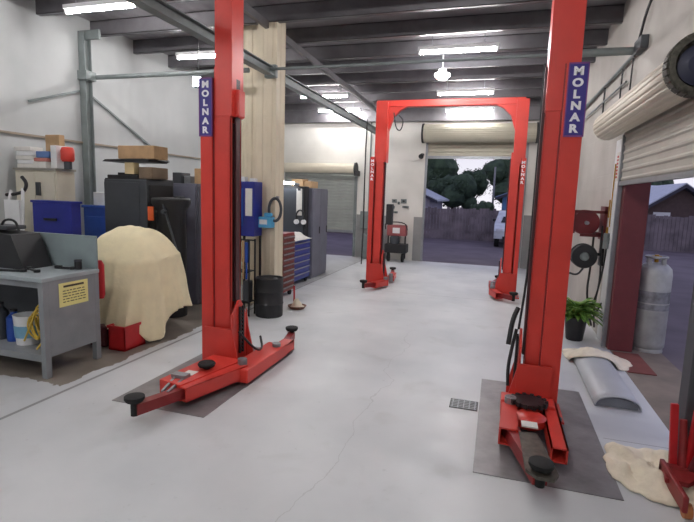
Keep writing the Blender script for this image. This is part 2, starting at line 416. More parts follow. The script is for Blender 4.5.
# right wall conduit
t=thing('wall_conduit',(XR-.04,10,3.45),'dark conduit pipe with drop cables high along the right wall','conduit')
MB().cyl((XR-.04,6.5,3.52),(XR-.04,13.7,3.52),.022,seg=10).cyl((XR-.04,6.9,3.28),(XR-.04,13.7,3.34),.014,seg=10).build('pipe',GREENGREY,t)
MB().tube([(XR-.04,5.4,4.1),(XR-.04,6.2,3.95),(XR-.04,6.5,3.6),(XR-.04,6.6,3.5)],.015).tube([(XR-.03,6.7,3.5),(XR-.03,6.72,3.1),(XR-.03,6.72,2.9)],.01).tube([(XR-.03,7.2,3.5),(XR-.03,7.22,3.2),(XR-.03,7.2,3.0)],.01).tube([(XR-.03,8.3,3.5),(XR-.03,8.3,3.2),(XR-.03,8.3,3.1)],.012).build('drop_cable',BLK,t)
tag(B(XR-.08,XR,6.2,6.5,3.48,3.62,.01).build('junction_box',GREYD),'dark bracket box where the tie pipe meets the right wall','box')

# ---------------------------------------------------------------- lamps
def tube_lamp(x0,x1,y,z,label,n=1):
    t=thing('fluorescent_light',((x0+x1)/2,y,z),label,'light','fluorescent tube lights')
    B(x0-.02,x1+.02,y-.04,y+.04,z+.03,z+.09,.008).build('housing',WHITE,t)
    MB().cyl((x0+.02,y,z),(x1-.02,y,z),.022,seg=12).build('tube',TUBE,t)
    MB().box(x0-.01,x0+.02,y-.025,y+.025,z-.025,z+.04).box(x1-.02,x1+.01,y-.025,y+.025,z-.025,z+.04).build('end_cap',WHITE,t)
    MB().cyl(((x0+x1)/2-.4,y,z+.09),((x0+x1)/2-.4,y,ZC),.006,seg=6).cyl(((x0+x1)/2+.4,y,z+.09),((x0+x1)/2+.4,y,ZC),.006,seg=6).build('hanger',STEEL,t)
    return t
tube_lamp(-1.38,-.18,8.1,4.08,'nearest of the tube lights between the red posts')
tube_lamp(-1.47,-.27,11.3,4.08,'middle tube light between the red posts, beyond the round lamp')
tube_lamp(-1.5,-.3,13.35,4.06,'farthest tube light, just above the far lift crossbar')
tube_lamp(-5.75,-4.6,5.5,4.12,'tube light at the top left over the grey bench')
tube_lamp(-5.6,-4.4,7.7,4.1,'tube light partly hidden behind the left red post')
tube_lamp(-4.75,-3.55,11.3,4.1,'tube light seen just right of the cream pillar')
tube_lamp(-5.0,-3.8,13.2,4.1,'small distant tube light right of the cream pillar, above its neighbour')
for x,y_ in ((-1.4,4.4),(-1.4,1.0),(-1.4,-2.0),(-5.4,2.0),(-5.4,-1.5)):  # tubes out of view, added for general fill light
    tube_lamp(x,x+1.2,y_,4.1,'unseen tube light added overhead as fill for the near part of the workshop')
t=thing('round_lamp',(-1.1,8.95,3.95),'round glowing lamp between the near and middle tube lights','lamp')
m=MB(); m.lathe([(.0001,-.09),(.08,-.08),(.13,-.03),(.13,0),(.0001,.001)],(-1.1,8.95,3.95),'Z',24); m.build('bulb',LEDB,t,True)
MB().cyl((-1.1,8.95,3.951),(-1.1,8.95,4.03),.07).cyl((-1.1,8.95,4.03),(-1.1,8.95,ZC),.012,seg=8).build('fitting',WHITE,t)
t=thing('work_lamp',(-4.7,6.9,3.3),'small bright flood lamp glowing beside the left blue sign','lamp')
MB().box(-4.72,-4.56,6.86,6.94,3.4,3.56,.01).build('housing',GREYD,t)
B(-4.71,-4.57,6.845,6.858,3.41,3.55).build('lens',GLOW2,t); MB().cyl((-4.64,6.9,3.56),(-4.64,6.9,ZC),.008,seg=8).build('hanger',BLK,t)

# ---------------------------------------------------------------- lift posts
def lift_column(parent, s, xo, yf, ztop, zs, zsign0, w=.26, sw=.14, d=.22, far=False, e0=.15, ew=.18, gw=.12, sgn=None):
    """s=+1: inner side is +X. xo = X of outer edge of slab."""
    def bx(m,a0,a1,y0,y1,z0,z1,bev=0):
        xs=sorted((xo+s*a0,xo+s*a1)); m.box(xs[0],xs[1],y0,y1,z0,z1,bev); return m
    o=MB(); bx(o,sw,sw+.02,yf+.01,yf+d,0,zs+.1); bx(o,sw,sw+w,yf+.01,yf+.03,0,zs+.1); bx(o,sw,sw+w,yf+d-.02,yf+d,0,zs+.1)
    bx(o,sw+w-.02,sw+w,yf+.01,yf+.05,0,zs+.1); bx(o,sw+w-.02,sw+w,yf+d-.05,yf+d,0,zs+.1)
    o.build('column',RED,parent)
    o=MB(); bx(o,e0,e0+ew,yf+.005,yf+d+.005,zs-.35 if not far else zs-.1,ztop,.004); o.build('column_extension',RED,parent)
    o=MB(); bx(o,0,sw-.012,yf-.012,yf+d*.85,0,zs,.006); o.build('outer_flange',RED,parent)
    o=MB(); bx(o,sw-.012,sw-.002,yf+.003,yf+d*.8,0,zs); o.build('seam',DRED,parent)
    o=MB(); bx(o,sw+.03,sw+w-.03,yf+.06,yf+d-.06,.7,zs-.4); o.build('slide_rail',BLK,parent)
    o=MB(); bx(o,sw+w,sw+w+.02,yf+.09,yf+d-.06,.5,zs); o.build('cover_strip',mat('worn_dark_red',(74,36,40),.5),parent)
    # carriage + guard ladder
    c0=sw+w
    o=MB()
    pts=[(yf-.02,.05),(yf+d+.02,.05),(yf+d+.02,.55),(yf+d*.6,.72),(yf+d*.4,.72),(yf-.02,.6)]
    xs=sorted((xo+s*(c0+.032),xo+s*(c0+.052))); o.prism(pts,'X',*xs)
    bx(o,sw*.4,c0+.06,yf-.06,yf-.035,.03,.46); bx(o,sw*.4,c0+.06,yf+d+.035,yf+d+.06,.03,.3)
    o.prism([(xo+s*(c0+.04),.03),(xo+s*(c0+gw),.03),(xo+s*(c0+gw),.16),(xo+s*(c0+.06),.42),(xo+s*(c0+.04),.6)],'Y',yf-.055,yf-.037)
    o.prism([(xo+s*(c0+.04),.03),(xo+s*(c0+gw),.03),(xo+s*(c0+gw),.16),(xo+s*(c0+.06),.42),(xo+s*(c0+.04),.6)],'Y',yf+d+.037,yf+d+.055)
    o.build('carriage',RED,parent)
    o=MB(); xa=c0+.056; 
    for yy in (yf+.08,yf+d-.08): bx(o,xa,xa+.02,yy,yy+.018,.18,.66)
    for k in range(12): bx(o,xa,xa+.016,yf+.08,yf+d-.062,.2+k*.038,.212+k*.038)
    o.build('guard_grille',BLK,parent)
    o=MB(); bx(o,-.06,c0+.08,yf-.08,yf+d+.1,0,.022,.003); o.build('base_plate',RED,parent)
    o=MB()
    for a in (-.03,c0+.04):
        for yy in (yf-.055,yf+d+.075):
            x_=xo+s*a; o.cyl((x_,yy,.02),(x_,yy,.05),.016,seg=6)
    o.build('anchor_bolt',STEEL,parent)
    # sign
    if not far:
        sx0,sx1=sorted((xo+s*(-.006),xo+s*.138))
        f=MB().box(sx0,sx1,yf-.022,yf-.013,zsign0,zs,.002).build('sign_panel',SIGNB,parent)
        letter_stack('MOLNAR','sign_lettering',LETW,f,(sx0+sx1)/2,yf-.024,zsign0+.005,zs-.005,.1)
        MB().box(sx0,sx1,yf-.024,yf-.021,zs-.012,zs).box(sx0,sx1,yf-.024,yf-.021,zsign0,zsign0+.012).box(sx0,sx0+.008,yf-.024,yf-.021,zsign0,zs).box(sx1-.008,sx1,yf-.024,yf-.021,zsign0,zs).build('sign_border',mat('sign_border_purple',(120,60,130),.5),f)
    else:
        letter_stack('MOLNAR','sign_lettering',LETW,parent,xo+s*sw*.5,yf-.014,zsign0+.08,zs-.03,.07)
def arm(parent, pts, w, h, z, padp, ext_w, label=None):
    """pts: pivot, end of outer box ; pad centre"""
    P,E=Vector((*pts[0],z)),Vector((*pts[1],z)); A=MB(); d=(E-P).normalized(); q=Vector((*padp,z))
    nrm=Vector((-d.y,d.x,0))
    # hollow box section: four walls
    for off,ww,hh in ((nrm*(w/2-.006),.012,h),(-nrm*(w/2-.006),.012,h),(Vector((0,0,h/2-.006)),w,.012),(Vector((0,0,-h/2+.006)),w,.012)):
        A.beam(P+off,E+off,ww,hh)
    a=A.build('lift_arm',RED,parent)
    MB().cyl(P+Vector((0,0,-h/2-.02)),P+Vector((0,0,h/2+.05)),.045).build('pivot_pin',STEEL,a)
    e=MB(); e.beam(E-d*.15,q,ext_w,h*.72); e.build('arm_extension',DRED,a)
    m=MB(); m.lathe([(.03,-.05),(.03,h*.36+.02),(.062,h*.36+.02),(.075,h*.36+.04),(.075,h*.36+.06),(.06,h*.36+.066),(.0001,h*.36+.062)],q,'Z',24); m.build('lifting_pad',RUB,a,True)
    return a
# near left post
t=thing('lift_post',(-2.6,4.33,0),'red two-post lift column at left with blue sign, standing before the draped machine','lift post','near lift posts')
lift_column(t,+1,-2.775,4.16,3.75,2.85,2.31,w=.17)
arm(t,((-2.22,3.98),(-2.42,3.3)),.15,.12,.12,(-2.56,2.93),.08)
arm(t,((-2.17,4.62),(-2.17,4.95)),.13,.11,.1,(-2.28,5.28),.08)
B(-2.32,-2.1,3.86,4.74,.04,.17,.01).build('yoke',RED,t)
m=MB(); m.prism([(-2.66,3.35),(-2.42,3.3),(-2.26,4.05),(-2.6,4.08)],'Z',.05,.19); m.build('arm_housing',RED,t)
m=MB(); m.lathe([(.03,.18),(.03,.215),(.07,.215),(.08,.235),(.07,.25),(.0001,.25)],(-2.44,3.72,0),'Z',24); m.build('spare_pad',RUB,t,True)
m=MB(); m.beam((-2.58,3.5,.2),(-2.52,3.2,.16),.02,.02).beam((-2.48,3.5,.2),(-2.47,3.2,.16),.02,.02).box(-2.6,-2.46,3.42,3.5,.19,.22); m.build('release_lever',STEEL,t)
B(-2.56,-2.46,3.52,3.62,.191,.194).build('warning_label',PAPER,t)
MB().tube([(-2.33,4.1,.45),(-2.2,4.2,.25),(-2.22,4.4,.2),(-2.3,4.5,.3)],.012).build('hydraulic_hose',BLK,t)
MB().box(-2.45,-2.4,4.22,4.34,2.5,2.75,.01).build('pulley_box',RED,t)
# near right post
t=thing('lift_post',(.4,4.33,0),'red two-post lift column at right with blue sign, nearest the side roller door','lift post','near lift posts')
lift_column(t,-1,.575,4.2,3.75,2.85,2.3,w=.11,sw=.165,e0=.05,ew=.23)
arm(t,((.2,3.98),(.18,3.5)),.13,.13,.12,(.36,3.02),.09)
m=MB()
for x0,x1,z0,z1 in ((.45,.462,.06,.17),(.548,.56,.06,.17),(.45,.56,.06,.072),(.45,.56,.158,.17)): m.box(x0,x1,3.36,4.14,z0,z1)
a=m.build('lift_arm',RED,t); B(.463,.547,3.6,4.1,.073,.157).build('arm_core',BLK,a)
B(.13,.54,3.98,4.16,.05,.2,.01).build('yoke',RED,t)
m=MB(); m.lathe([(.1,.1),(.12,.12),(.12,.17),(.09,.19),(.0001,.19)],(.34,3.8,0),'Z',28); m.build('arm_gear',RED,t,True)
m=MB()
for k in range(14):
    a_=2*PI*k/14; m.box(.34+.13*math.cos(a_)-.014,.34+.13*math.cos(a_)+.014,3.98+.12*math.sin(a_)-.014,3.98+.12*math.sin(a_)+.014,.2,.235,rot=RZ(a_))
m.cyl((.34,3.98,.2),(.34,3.98,.228),.12); m.build('lock_gear',BLK,t)
m=MB(); m.prism([(.25,3.5),(.37,3.52),(.46,3.0),(.43,2.93),(.33,2.93),(.27,3.0)],'Z',.155,.175); m.build('pad_tray',mat('oily_grey',(96,92,84),.5,.4,.3,20),t)
B(.27,.38,3.55,3.64,.19,.2).build('warning_label',PAPER,t)
MB().tube([(.22,4.28,.72),(.19,4.24,.55),(.17,4.2,.4),(.18,4.18,.25)],.014).tube([(.22,4.3,.9),(.18,4.25,.8),(.16,4.2,.6)],.02).build('hydraulic_hose',BLK,t)
MB().tube([(.28,4.38,2.9),(.28,4.38,2.0),(.28,4.38,1.2),(.24,4.36,.7)],.01).build('hydraulic_hose',BLK,t)
# far lift
t=thing('two_post_lift',(-1,9.6,0),'far red two-post lift with an overhead crossbar before the open far door','vehicle lift')
lift_column(t,+1,-2.47,9.45,3.6,2.56,2.0,w=.17,sw=.1,e0=.08,ew=.23,far=True)
lift_column(t,-1,.42,9.45,3.6,2.56,2.0,w=.17,sw=.09,e0=.02,ew=.21,far=True)
MB().box(-2.4,.34,9.53,9.68,3.52,3.64,.008).build('crossbar',RED,t)
for s,x in ((1,-2.16),(-1,.19)):
    pts=[(x-s*.02,3.0),(x-s*.02,3.54),(x+s*.4,3.54),(x+s*.22,3.46),(x+s*.09,3.33),(x+s*.03,3.15)]
    MB().prism(pts,'Y',9.55,9.66).build('corner_gusset',RED,t)
arm(t,((-2.05,9.4),(-2.2,9.0)),.13,.11,.1,(-2.36,8.86),.08); arm(t,((-2.05,9.9),(-2.1,10.4)),.13,.11,.1,(-2.2,10.8),.08)
arm(t,((0.0,9.4),(.12,9.0)),.13,.11,.1,(.36,8.9),.08); arm(t,((0.0,9.9),(-.02,10.3)),.13,.11,.1,(.1,10.75),.08)
MB().tube([(-2.05,9.5,3.4),(-2.0,9.5,3.1),(-1.9,9.5,3.05),(-1.85,9.5,3.25),(-1.95,9.5,3.35)],.012).build('hydraulic_hose',BLK,t)
MB().tube([(-2.6,9.6,3.3),(-2.62,9.6,2.4),(-2.6,9.6,1.2),(-2.62,9.6,.4)],.012).build('hydraulic_hose',BLK,t)
B(-2.1,-1.98,9.4,9.55,1.25,1.65,.01).build('control_box',BLK,t)

# steel sheets and drain
tag(B(-3.03,-2.13,3.2,4.98,0,.006,.002).build('floor_plate',PLATE),'dark steel sheet under the left red post','floor plate','steel sheets under the near posts')
tag(B(-.04,.86,3.15,4.93,0,.006,.002).build('floor_plate',PLATE),'dark steel sheet under the right red post','floor plate','steel sheets under the near posts')
t=thing('floor_drain',(-.17,4.23,0),'small dark square drain grate in the floor beside the right steel sheet','drain')
B(-.29,-.05,4.13,4.33,0,.003).build('recess',BLK,t)
m=MB()
for k in range(6): m.box(-.28,-.06,4.145+k*.034,4.155+k*.034,.003,.008)
for k in range(5): m.box(-.27+k*.048,-.262+k*.048,4.14,4.325,.003,.007)
m.build('grate',STEEL,t)

# ---------------------------------------------------------------- workbench
t=thing('workbench',(-4.6,3.7,0),'grey steel workbench with a yellow notice on its end panel','workbench')
x1=-3.92; x0=-5.7; y0,y1=3.36,4.02
B(x0,x1+.01,y0-.02,y1,.92,.96,.006).build('bench_top',mat('bench_top_light',(166,176,180),.35,.1,.1,5),t)
B(x1-.015,x1,y0+.06,y1-.06,.2,.92).build('end_panel',GREYP,t)
for a,b in ((x1-.06,y0),(x1-.06,y1-.06),(x0,y0),(x0,y1-.06)): B(a,a+.06,b,b+.06,0,.92,.004).build('leg',GREYP,t)
B(x0+.06,x1-.06,y0,y1-.02,.2,.225).build('lower_shelf',GREYP,t); B(x0+.06,x1-.06,y0,y0+.02,.16,.2).build('shelf_rail',GREYP,t)
B(x0+.06,x1-.06,y0+.01,y0+.03,.86,.92).build('apron',GREYP,t)
B(x0,x1,y1-.02,y1,.96,1.3,.004).build('backsplash',mat('splash_grey_green',(142,156,158),.45,.1,.1,5),t)
B(x0+.06,x1-.06,y1-.06,y1-.045,.22,.92).build('rear_panel',GREYD,t)
n=B(x1,x1+.004,3.53,3.87,.65,.88).build('notice',YEL,t)
m=MB(); m.box(x1+.0045,x1+.0055,3.58,3.82,.835,.855)
for k in range(5):
    yy=3.57; 
    while yy<3.82:
        w=random.uniform(.02,.06); m.box(x1+.0045,x1+.0055,yy,min(yy+w,3.84),.69+k*.027,.698+k*.027); yy+=w+.012
m.build('notice_print',INK,n)
# on the bench
t=thing('black_tool_case',(-4.7,3.7,.96),'black open tool case piled on the grey bench top','tool case')
MB().prism([(-5.3,.96),(-4.45,.96),(-4.6,1.3),(-5.3,1.34)],'Y',3.62,3.95).build('case_body',BLK,t)
MB().box(-5.25,-4.72,3.68,3.9,1.34,1.38,.01).box(-5.1,-5.05,3.7,3.86,1.38,1.42).build('case_lid',GREYD,t)
MB().tube([(-4.9,3.76,1.36),(-4.85,3.76,1.44),(-4.7,3.76,1.44),(-4.66,3.76,1.33)],.012).build('handle',BLK,t)
for i,(x,y_,l,a,lab) in enumerate([(-4.5,3.5,.3,.3,'long black spanner lying at the front of the bench top'),(-4.33,3.62,.22,-.4,'short black tool lying on the bench top beside the case'),(-4.18,3.86,.18,.1,'small dark tool lying by the bench backsplash')]):
    m=MB(); m.box(-l/2,l/2,-.015,.015,0,.02,.004).cyl((l/2,0,0),(l/2,0,.025),.03,seg=12).box(-l/2-.02,-l/2+.04,-.025,.025,0,.03,.006)
    o=m.build('hand_tool',BLK); o.location=(x,y_,.961); o.rotation_euler=(0,0,a); tag(o,lab,'tool','loose tools on the bench')
t=thing('black_jar',(-4.06,3.9,.96),'small black pot standing at the right end of the bench top','pot')
MB().lathe([(.035,.96),(.035,1.03),(.03,1.04)],(-4.06,3.9,0),'Z',16).build('body',BLK,t,True); MB().lathe([(.037,1.04),(.037,1.06),(.0001,1.062)],(-4.06,3.9,0),'Z',16).build('lid',GREYD,t,True)
# shelf contents
m=MB()
for k in range(7):
    r=.1+.012*(k%3); cx=-4.2+.01*k; cz=.38+.02*(k%4); cy=3.5+.02*k
    m.tube([(cx+r*1.0*math.cos(a)+.02*math.sin(3*a+k),cy+.02*math.sin(a*2+k),cz+.05+1.5*r*math.sin(a)*.8) for a in [2*PI*q/10 for q in range(10)]],.008,6,closed=True)
m.tube([(-4.3,3.46,.3),(-4.15,3.42,.5),(-4.05,3.44,.75),(-4.02,3.5,.4),(-4.1,3.42,.25)],.009)
tag(m.build('cable_coil',YELC),'tangled yellow cable hanging inside the bench shelf','cable')
t=thing('paint_pail',(-4.42,3.6,.226),'white pail with a pale blue label on the bench shelf','pail')
MB().lathe([(.1,.226),(.12,.5),(.125,.52),(.115,.52),(.1,.24),(.0001,.24)],(-4.42,3.6,0),'Z',28).build('body',WHITE,t,True)
m=MB(); m.lathe([(.112,.3),(.1195,.42)],(-4.42,3.6,0),'Z',28); m.build('label_band',mat('pale_blue_label',(120,170,200),.5),t)
for i,(x,h,mm,lab) in enumerate([(-4.62,.3,BLUE2,'blue can on the bench shelf left of the white pail'),(-4.8,.36,GREYD,'dark grey can at the left edge of the bench shelf')]):
    t=thing('oil_can',(x,3.62,.226),lab,'can')
    MB().lathe([(.07,.226),(.07,.226+h*.8),(.03,.226+h*.92),(.03,.226+h)],(x,3.62,0),'Z',20).build('body',mm,t,True)
    MB().lathe([(.033,.226+h),(.033,.226+h+.02)],(x,3.62,0),'Z',16).build('cap',BLK,t)

# ---------------------------------------------------------------- draped machine
def drape():
    m=MB(); cx,cy=-4.29,5.0; NU=120; NS=40; rings=[]
    for j in range(NS+1):
        s=j/NS; R=[]
        for i in range(NU):
            a=2*PI*i/NU; ca,sa=math.cos(a),math.sin(a)
            k=(abs(ca)**3.6+abs(sa)**3.6)**(-1/3.6)
            # hem height varies round the edge
            hem=.3+.03*math.sin(5*a)-.26*math.exp(-((a-5.75)/.28)**2)+.04*math.exp(-((a-4.3)/.5)**2)
            if s<.42:
                u=s/.42; r=.93*u; z=1.33-.04*u-.27*u**3.6
            else:
                u=(s-.42)/.58; r=.93+.1*u+.09*math.sin(PI*u*.5); z=1.05-(1.05-hem)*u
            f=max(0,s-.32)/.68
            fold=(.05*math.sin(9*a+1.3*math.sin(2*a))+.03*math.sin(19*a+2)+.02*math.sin(31*a))*f**1.3
            nx=noise.noise(Vector((ca*1.6,sa*1.6,s*3)))
            rr=r*k*(1+.07*nx*s)+fold
            z+= .03*noise.noise(Vector((ca*r*3,sa*r*3,1.7)))*(1-f*.5) - .07*ca*min(r,.93)*(1-f)
            z-= .10*max(0,-sa)*min(1,r)  # slopes lower to the near side
            R.append(m.b.verts.new((cx+.5*rr*ca,cy+(.45 if sa>0 else .45+.1*f)*rr*sa,max(z,.03))))
        rings.append(R)
    for a,b in zip(rings[1:],rings[2:]):
        for i in range(NU): m.b.faces.new((a[i],a[(i+1)%NU],b[(i+1)%NU],b[i]))
    c=m.b.verts.new((cx,cy,1.33)); 
    for i in range(NU): m.b.faces.new((c,rings[1][i],rings[1][(i+1)%NU]))
    for v in rings[0]: m.b.verts.remove(v)
    return m
tag(drape().build('dust_sheet',CLOTH,smooth=True,solid=.006),'cream dust sheet draped over a bulky machine beside the bench','dust sheet')
t=thing('covered_machine',(-4.15,5.05,0),'dark machine mostly hidden under the cream dust sheet','machine')
MB().box(-4.6,-4.0,4.75,5.25,.12,.82,.04).build('body',GREYD,t)
for a,b in ((-4.52,4.8),(-4.08,4.8),(-4.52,5.2),(-4.08,5.2)): MB().box(a-.03,a+.03,b-.03,b+.03,0,.12).build('foot',BLK,t)
t=thing('red_storage_bin',(-3.95,4.36,0),'red plastic bin on the floor under the hem of the dust sheet','bin')
REDP=mat('red_plastic',(190,26,34),.4)
m=MB()
for a,b,c,d in ((-4.06,-3.84,4.27,4.285),(-4.06,-3.84,4.585,4.6),(-4.06,-4.045,4.27,4.6),(-3.855,-3.84,4.27,4.6)): m.box(a,b,c,d,.0,.27,.004)
m.box(-4.06,-3.84,4.27,4.6,0,.02); m.build('tub',REDP,t)
MB().box(-4.07,-3.83,4.26,4.275,.25,.28).box(-3.84,-3.83,4.27,4.6,.25,.28).box(-4.07,-3.83,4.6,4.61,.25,.28).box(-4.07,-4.06,4.27,4.6,.25,.28).build('rim',REDP,t)
tag(MB().box(-4.36,-4.14,4.3,4.5,0,.24,.02).build('dark_crate',mat('maroon_crate',(80,22,30),.6)),'dark maroon crate on the floor left of the red bin','crate')
t=thing('red_canister',(-4.0,4.14,.3),'narrow red canister hanging behind the bench end panel','canister')
MB().lathe([(.03,.62),(.045,.66),(.045,.98),(.02,1.03),(.0001,1.035)],(-4.0,4.12,0),'Z',20).build('body',REDP,t,True)
B(-4.02,-3.98,4.02,4.08,.9,.94).build('hook',STEEL,t)

# ---------------------------------------------------------------- left back storage
def handle_box(x,y,z): return B(x-.02,x+.02,y-.03,y,z-.09,z+.09,.004)
t=thing('metal_cupboard',(-6.0,5.5,0),'cream metal two-door cupboard against the left wall behind the bench','cupboard')
B(-6.45,-5.72,5.2,5.5,0,2.02,.006).build('body',CREAM,t)
for a,b in ((-6.43,-6.09),(-6.08,-5.74)):
    d=B(a,b,5.185,5.2,.08,1.97,.003).build('door',CREAM,t)
    if a>-6.2: B(-6.04,-5.98,5.15,5.185,1.66,1.84,.004).build('handle',GREYD,d)
B(-6.46,-5.7,5.17,5.51,2.0,2.03).build('cornice',mat('cupboard_trim_grey',(150,146,136),.5),t)
# packets on cupboard
PK=[(-6.42,.44,PAPER),(-5.98,.3,mat('blue_print_packet',(90,120,170),.7)),(-5.98,.3,PAPER),(-6.42,.4,WHITE),(-5.98,.28,mat('red_print_packet',(190,120,110),.7)),(-6.42,.42,PAPER)]
stk=[(-6.44,-6.14,[(.06,PAPER,'white paper packet at the bottom of the left stack on the cream cupboard'),(.05,WHITE,'white packet second from the bottom in the left stack on the cupboard'),(.06,PAPER,'white packet third from the bottom in the left stack on the cupboard'),(.06,WHITE,'white packet fourth from the bottom in the left stack on the cupboard'),(.06,PAPER,'white packet at the top of the left stack on the cupboard')]),
     (-6.1,-5.88,[(.09,PAPER,'white packet at the bottom of the middle stack on the cupboard'),(.05,MATS['red_print_packet'],'reddish packet in the middle stack on the cupboard'),(.09,MATS['blue_print_packet'],'blue printed packet topping the middle stack on the cupboard')])]
for a,b,L in stk:
    z=2.03
    for h,mm,lab in L:
        dx=random.uniform(-.02,.02)
        o=MB().box(a+dx,b+dx,5.22+dx,5.4,z+.002,z+h-.002,.006).box(a+dx-.002,b+dx+.002,5.3,5.33,z+.001,z+h-.001).build('packet',mm); z+=h
        tag(o,lab,'packet','packets on the cream cupboard')
tag(B(-5.86,-5.76,5.25,5.45,2.032,2.34,.006).build('carton',WHITE),'white carton standing beside the red item on the cupboard','carton')
tag(B(-6.12,-5.87,5.41,5.5,2.032,2.5,.006).build('carton',CARD),'brown carton at the back of the cupboard top, highest of the pile','carton')
t=thing('red_can',(-5.63,5.5,2.03),'small red can at the right end of the cupboard top','can')
MB().lathe([(.07,2.13),(.085,2.16),(.085,2.28),(.07,2.32),(.0001,2.33)],(-5.67,5.35,0),'Z',24).build('body',mat('orange_red',(216,66,54),.45),t,True)
MB().lathe([(.05,2.03),(.05,2.13)],(-5.67,5.35,0),'Z',20).build('base',GREYD,t)
# hand trolley / ladder
t=thing('hand_trolley',(-6.0,4.5,0),'white framed hand trolley with a black grip behind the bench','trolley')
MB().tube([(-6.12,4.7,.3),(-6.12,4.8,1.5),(-6.1,4.85,1.72)],.02).tube([(-5.82,4.7,.3),(-5.86,4.8,1.5),(-5.9,4.85,1.75)],.02).box(-6.1,-5.85,4.74,4.77,.6,1.6).build('frame',WHITE,t)
MB().tube([(-6.18,4.84,1.66),(-6.0,4.86,1.68),(-5.88,4.86,1.72),(-5.84,4.86,1.82),(-5.92,4.86,1.9)],.022).build('grip',BLK,t)
MB().cyl((-6.18,4.72,.1),(-6.1,4.72,.1),.1).cyl((-5.86,4.72,.1),(-5.78,4.72,.1),.1).build('wheel',RUB,t)
MB().box(-6.14,-5.82,4.62,4.76,0.1,.3).build('toe_plate',STEEL,t)
# blue toolboxes
t=thing('blue_tool_cabinet',(-5.0,4.5,0),'dark blue box cabinet standing right behind the bench backsplash','tool cabinet')
B(-5.7,-5.07,4.8,4.95,0,1.6,.01).build('body',BLUE,t)
B(-5.72,-5.05,4.79,4.96,1.58,1.61,.005).build('lid',BLUE,t); B(-5.5,-5.3,4.78,4.8,1.36,1.39).build('handle',BLK,t)
t=thing('blue_cabinet',(-5.7,6.3,0),'lighter blue cabinet in the corner by the steel column','cabinet')
B(-6.1,-5.55,6.0,6.5,0,1.5,.01).build('body',BLUE2,t); B(-6.12,-5.53,5.98,6.5,1.48,1.52,.005).build('lid',BLUE2,t)
for k in range(3): B(-6.05,-5.6,5.985,6.0,.2+k*.4,.55+k*.4).build('drawer',BLUE2,t)
tag(B(-6.0,-5.62,6.1,6.4,1.52,1.72,.01).build('carton',WHITE),'white box standing on the lighter blue cabinet','box')
# big dark cabinet
t=thing('dark_cabinet',(-5.1,5.9,0),'large dark grey steel cabinet behind the dust sheet','cabinet')
B(-5.45,-4.72,5.75,6.35,0,1.92,.01).build('body',GREYD,t); B(-5.44,-4.84,5.735,5.75,.1,1.88,.004).build('door',GREYD,t)
B(-4.72,-4.7,5.8,6.3,.1,1.85,.003).build('side_panel',BLK,t)
B(-5.44,-4.73,5.76,6.34,1.92,1.935).build('top_tray',BLK,t)
tag(MB().box(-5.44,-4.9,5.8,6.2,1.935,1.985,.01).box(-5.3,-5.1,5.85,6.1,1.985,2.02,.01).build('black_tray',BLK),'black tray lying lowest on the dark cabinet','tray')
tag(B(-5.12,-4.96,5.79,5.9,2.0,2.16,.005).build('carton',mat('cream_carton',(214,196,150),.7)),'small cream carton on the dark cabinet','carton')
tag(MB().box(-4.89,-4.66,5.8,6.15,1.937,2.1,.01).box(-4.86,-4.7,5.79,5.8,1.97,2.02).build('parts_box',mat('brown_parts_box',(128,110,90),.7)),'brown box at the right on top of the dark cabinet','box')
tag(MB().prism([(-5.5,2.17),(-4.72,2.17),(-4.68,2.2),(-4.8,2.215),(-5.45,2.2)],'Y',5.78,6.2).build('flat_board',BLK),'thin dark board under the brown carton on the dark cabinet','board')
tag(B(-5.28,-4.66,5.85,6.15,2.215,2.4,.006).build('carton',CARD),'wide brown carton topping the pile on the dark cabinet','carton')
# round topped machine
t=thing('round_machine',(-4.5,5.62,0),'black round-topped machine with an orange sticker, between dark cabinets and dust sheet','machine')
m=MB(); m.lathe([(.2,0),(.2,1.5),(.26,1.6),(.265,1.66),(.25,1.68),(.0001,1.69)],(-4.4,5.86,0),'Z',32); m.build('drum_body',BLK,t,True)
B(-4.58,-4.49,5.59,5.605,1.37,1.56).build('sticker',ORANGE,t)
MB().beam((-4.35,5.62,1.6),(-4.12,5.62,.9),.02,.03).cyl((-4.33,5.64,1.5),(-4.33,5.58,1.5),.03,seg=12).build('strut',GREYD,t)
t=thing('grey_locker',(-4.8,6.8,0),'slate grey steel locker partly behind the left red post','locker')
B(-5.05,-4.45,6.55,7.1,0,1.9,.01).build('body',SLATE,t); B(-5.03,-4.47,6.535,6.55,.08,1.86,.004).build('door',SLATE,t)
B(-4.45,-4.435,6.58,7.07,.08,1.86,.004).build('side_panel',SLATE,t)
for x,w,h,y_,mm,lab in ((-5.0,.16,.17,6.7,GREYD,'dark box at the left on the slate locker'),(-4.8,.12,.12,6.72,STEEL,'small silver can box on the slate locker'),(-4.63,.14,.24,6.75,CARD,'tan carton at the right on the slate locker')):
    tag(B(x,x+w,y_,y_+.25,1.9,1.9+h,.008).build('box',mm),lab,'box')
tag(MB().box(-5.02,-4.62,6.38,6.5,0,1.7,.01).box(-4.98,-4.92,6.4,6.46,1.7,1.95,.02).build('narrow_rack',GREYD),'dark grey upright bottle rack between the cabinet and the slate locker','rack')

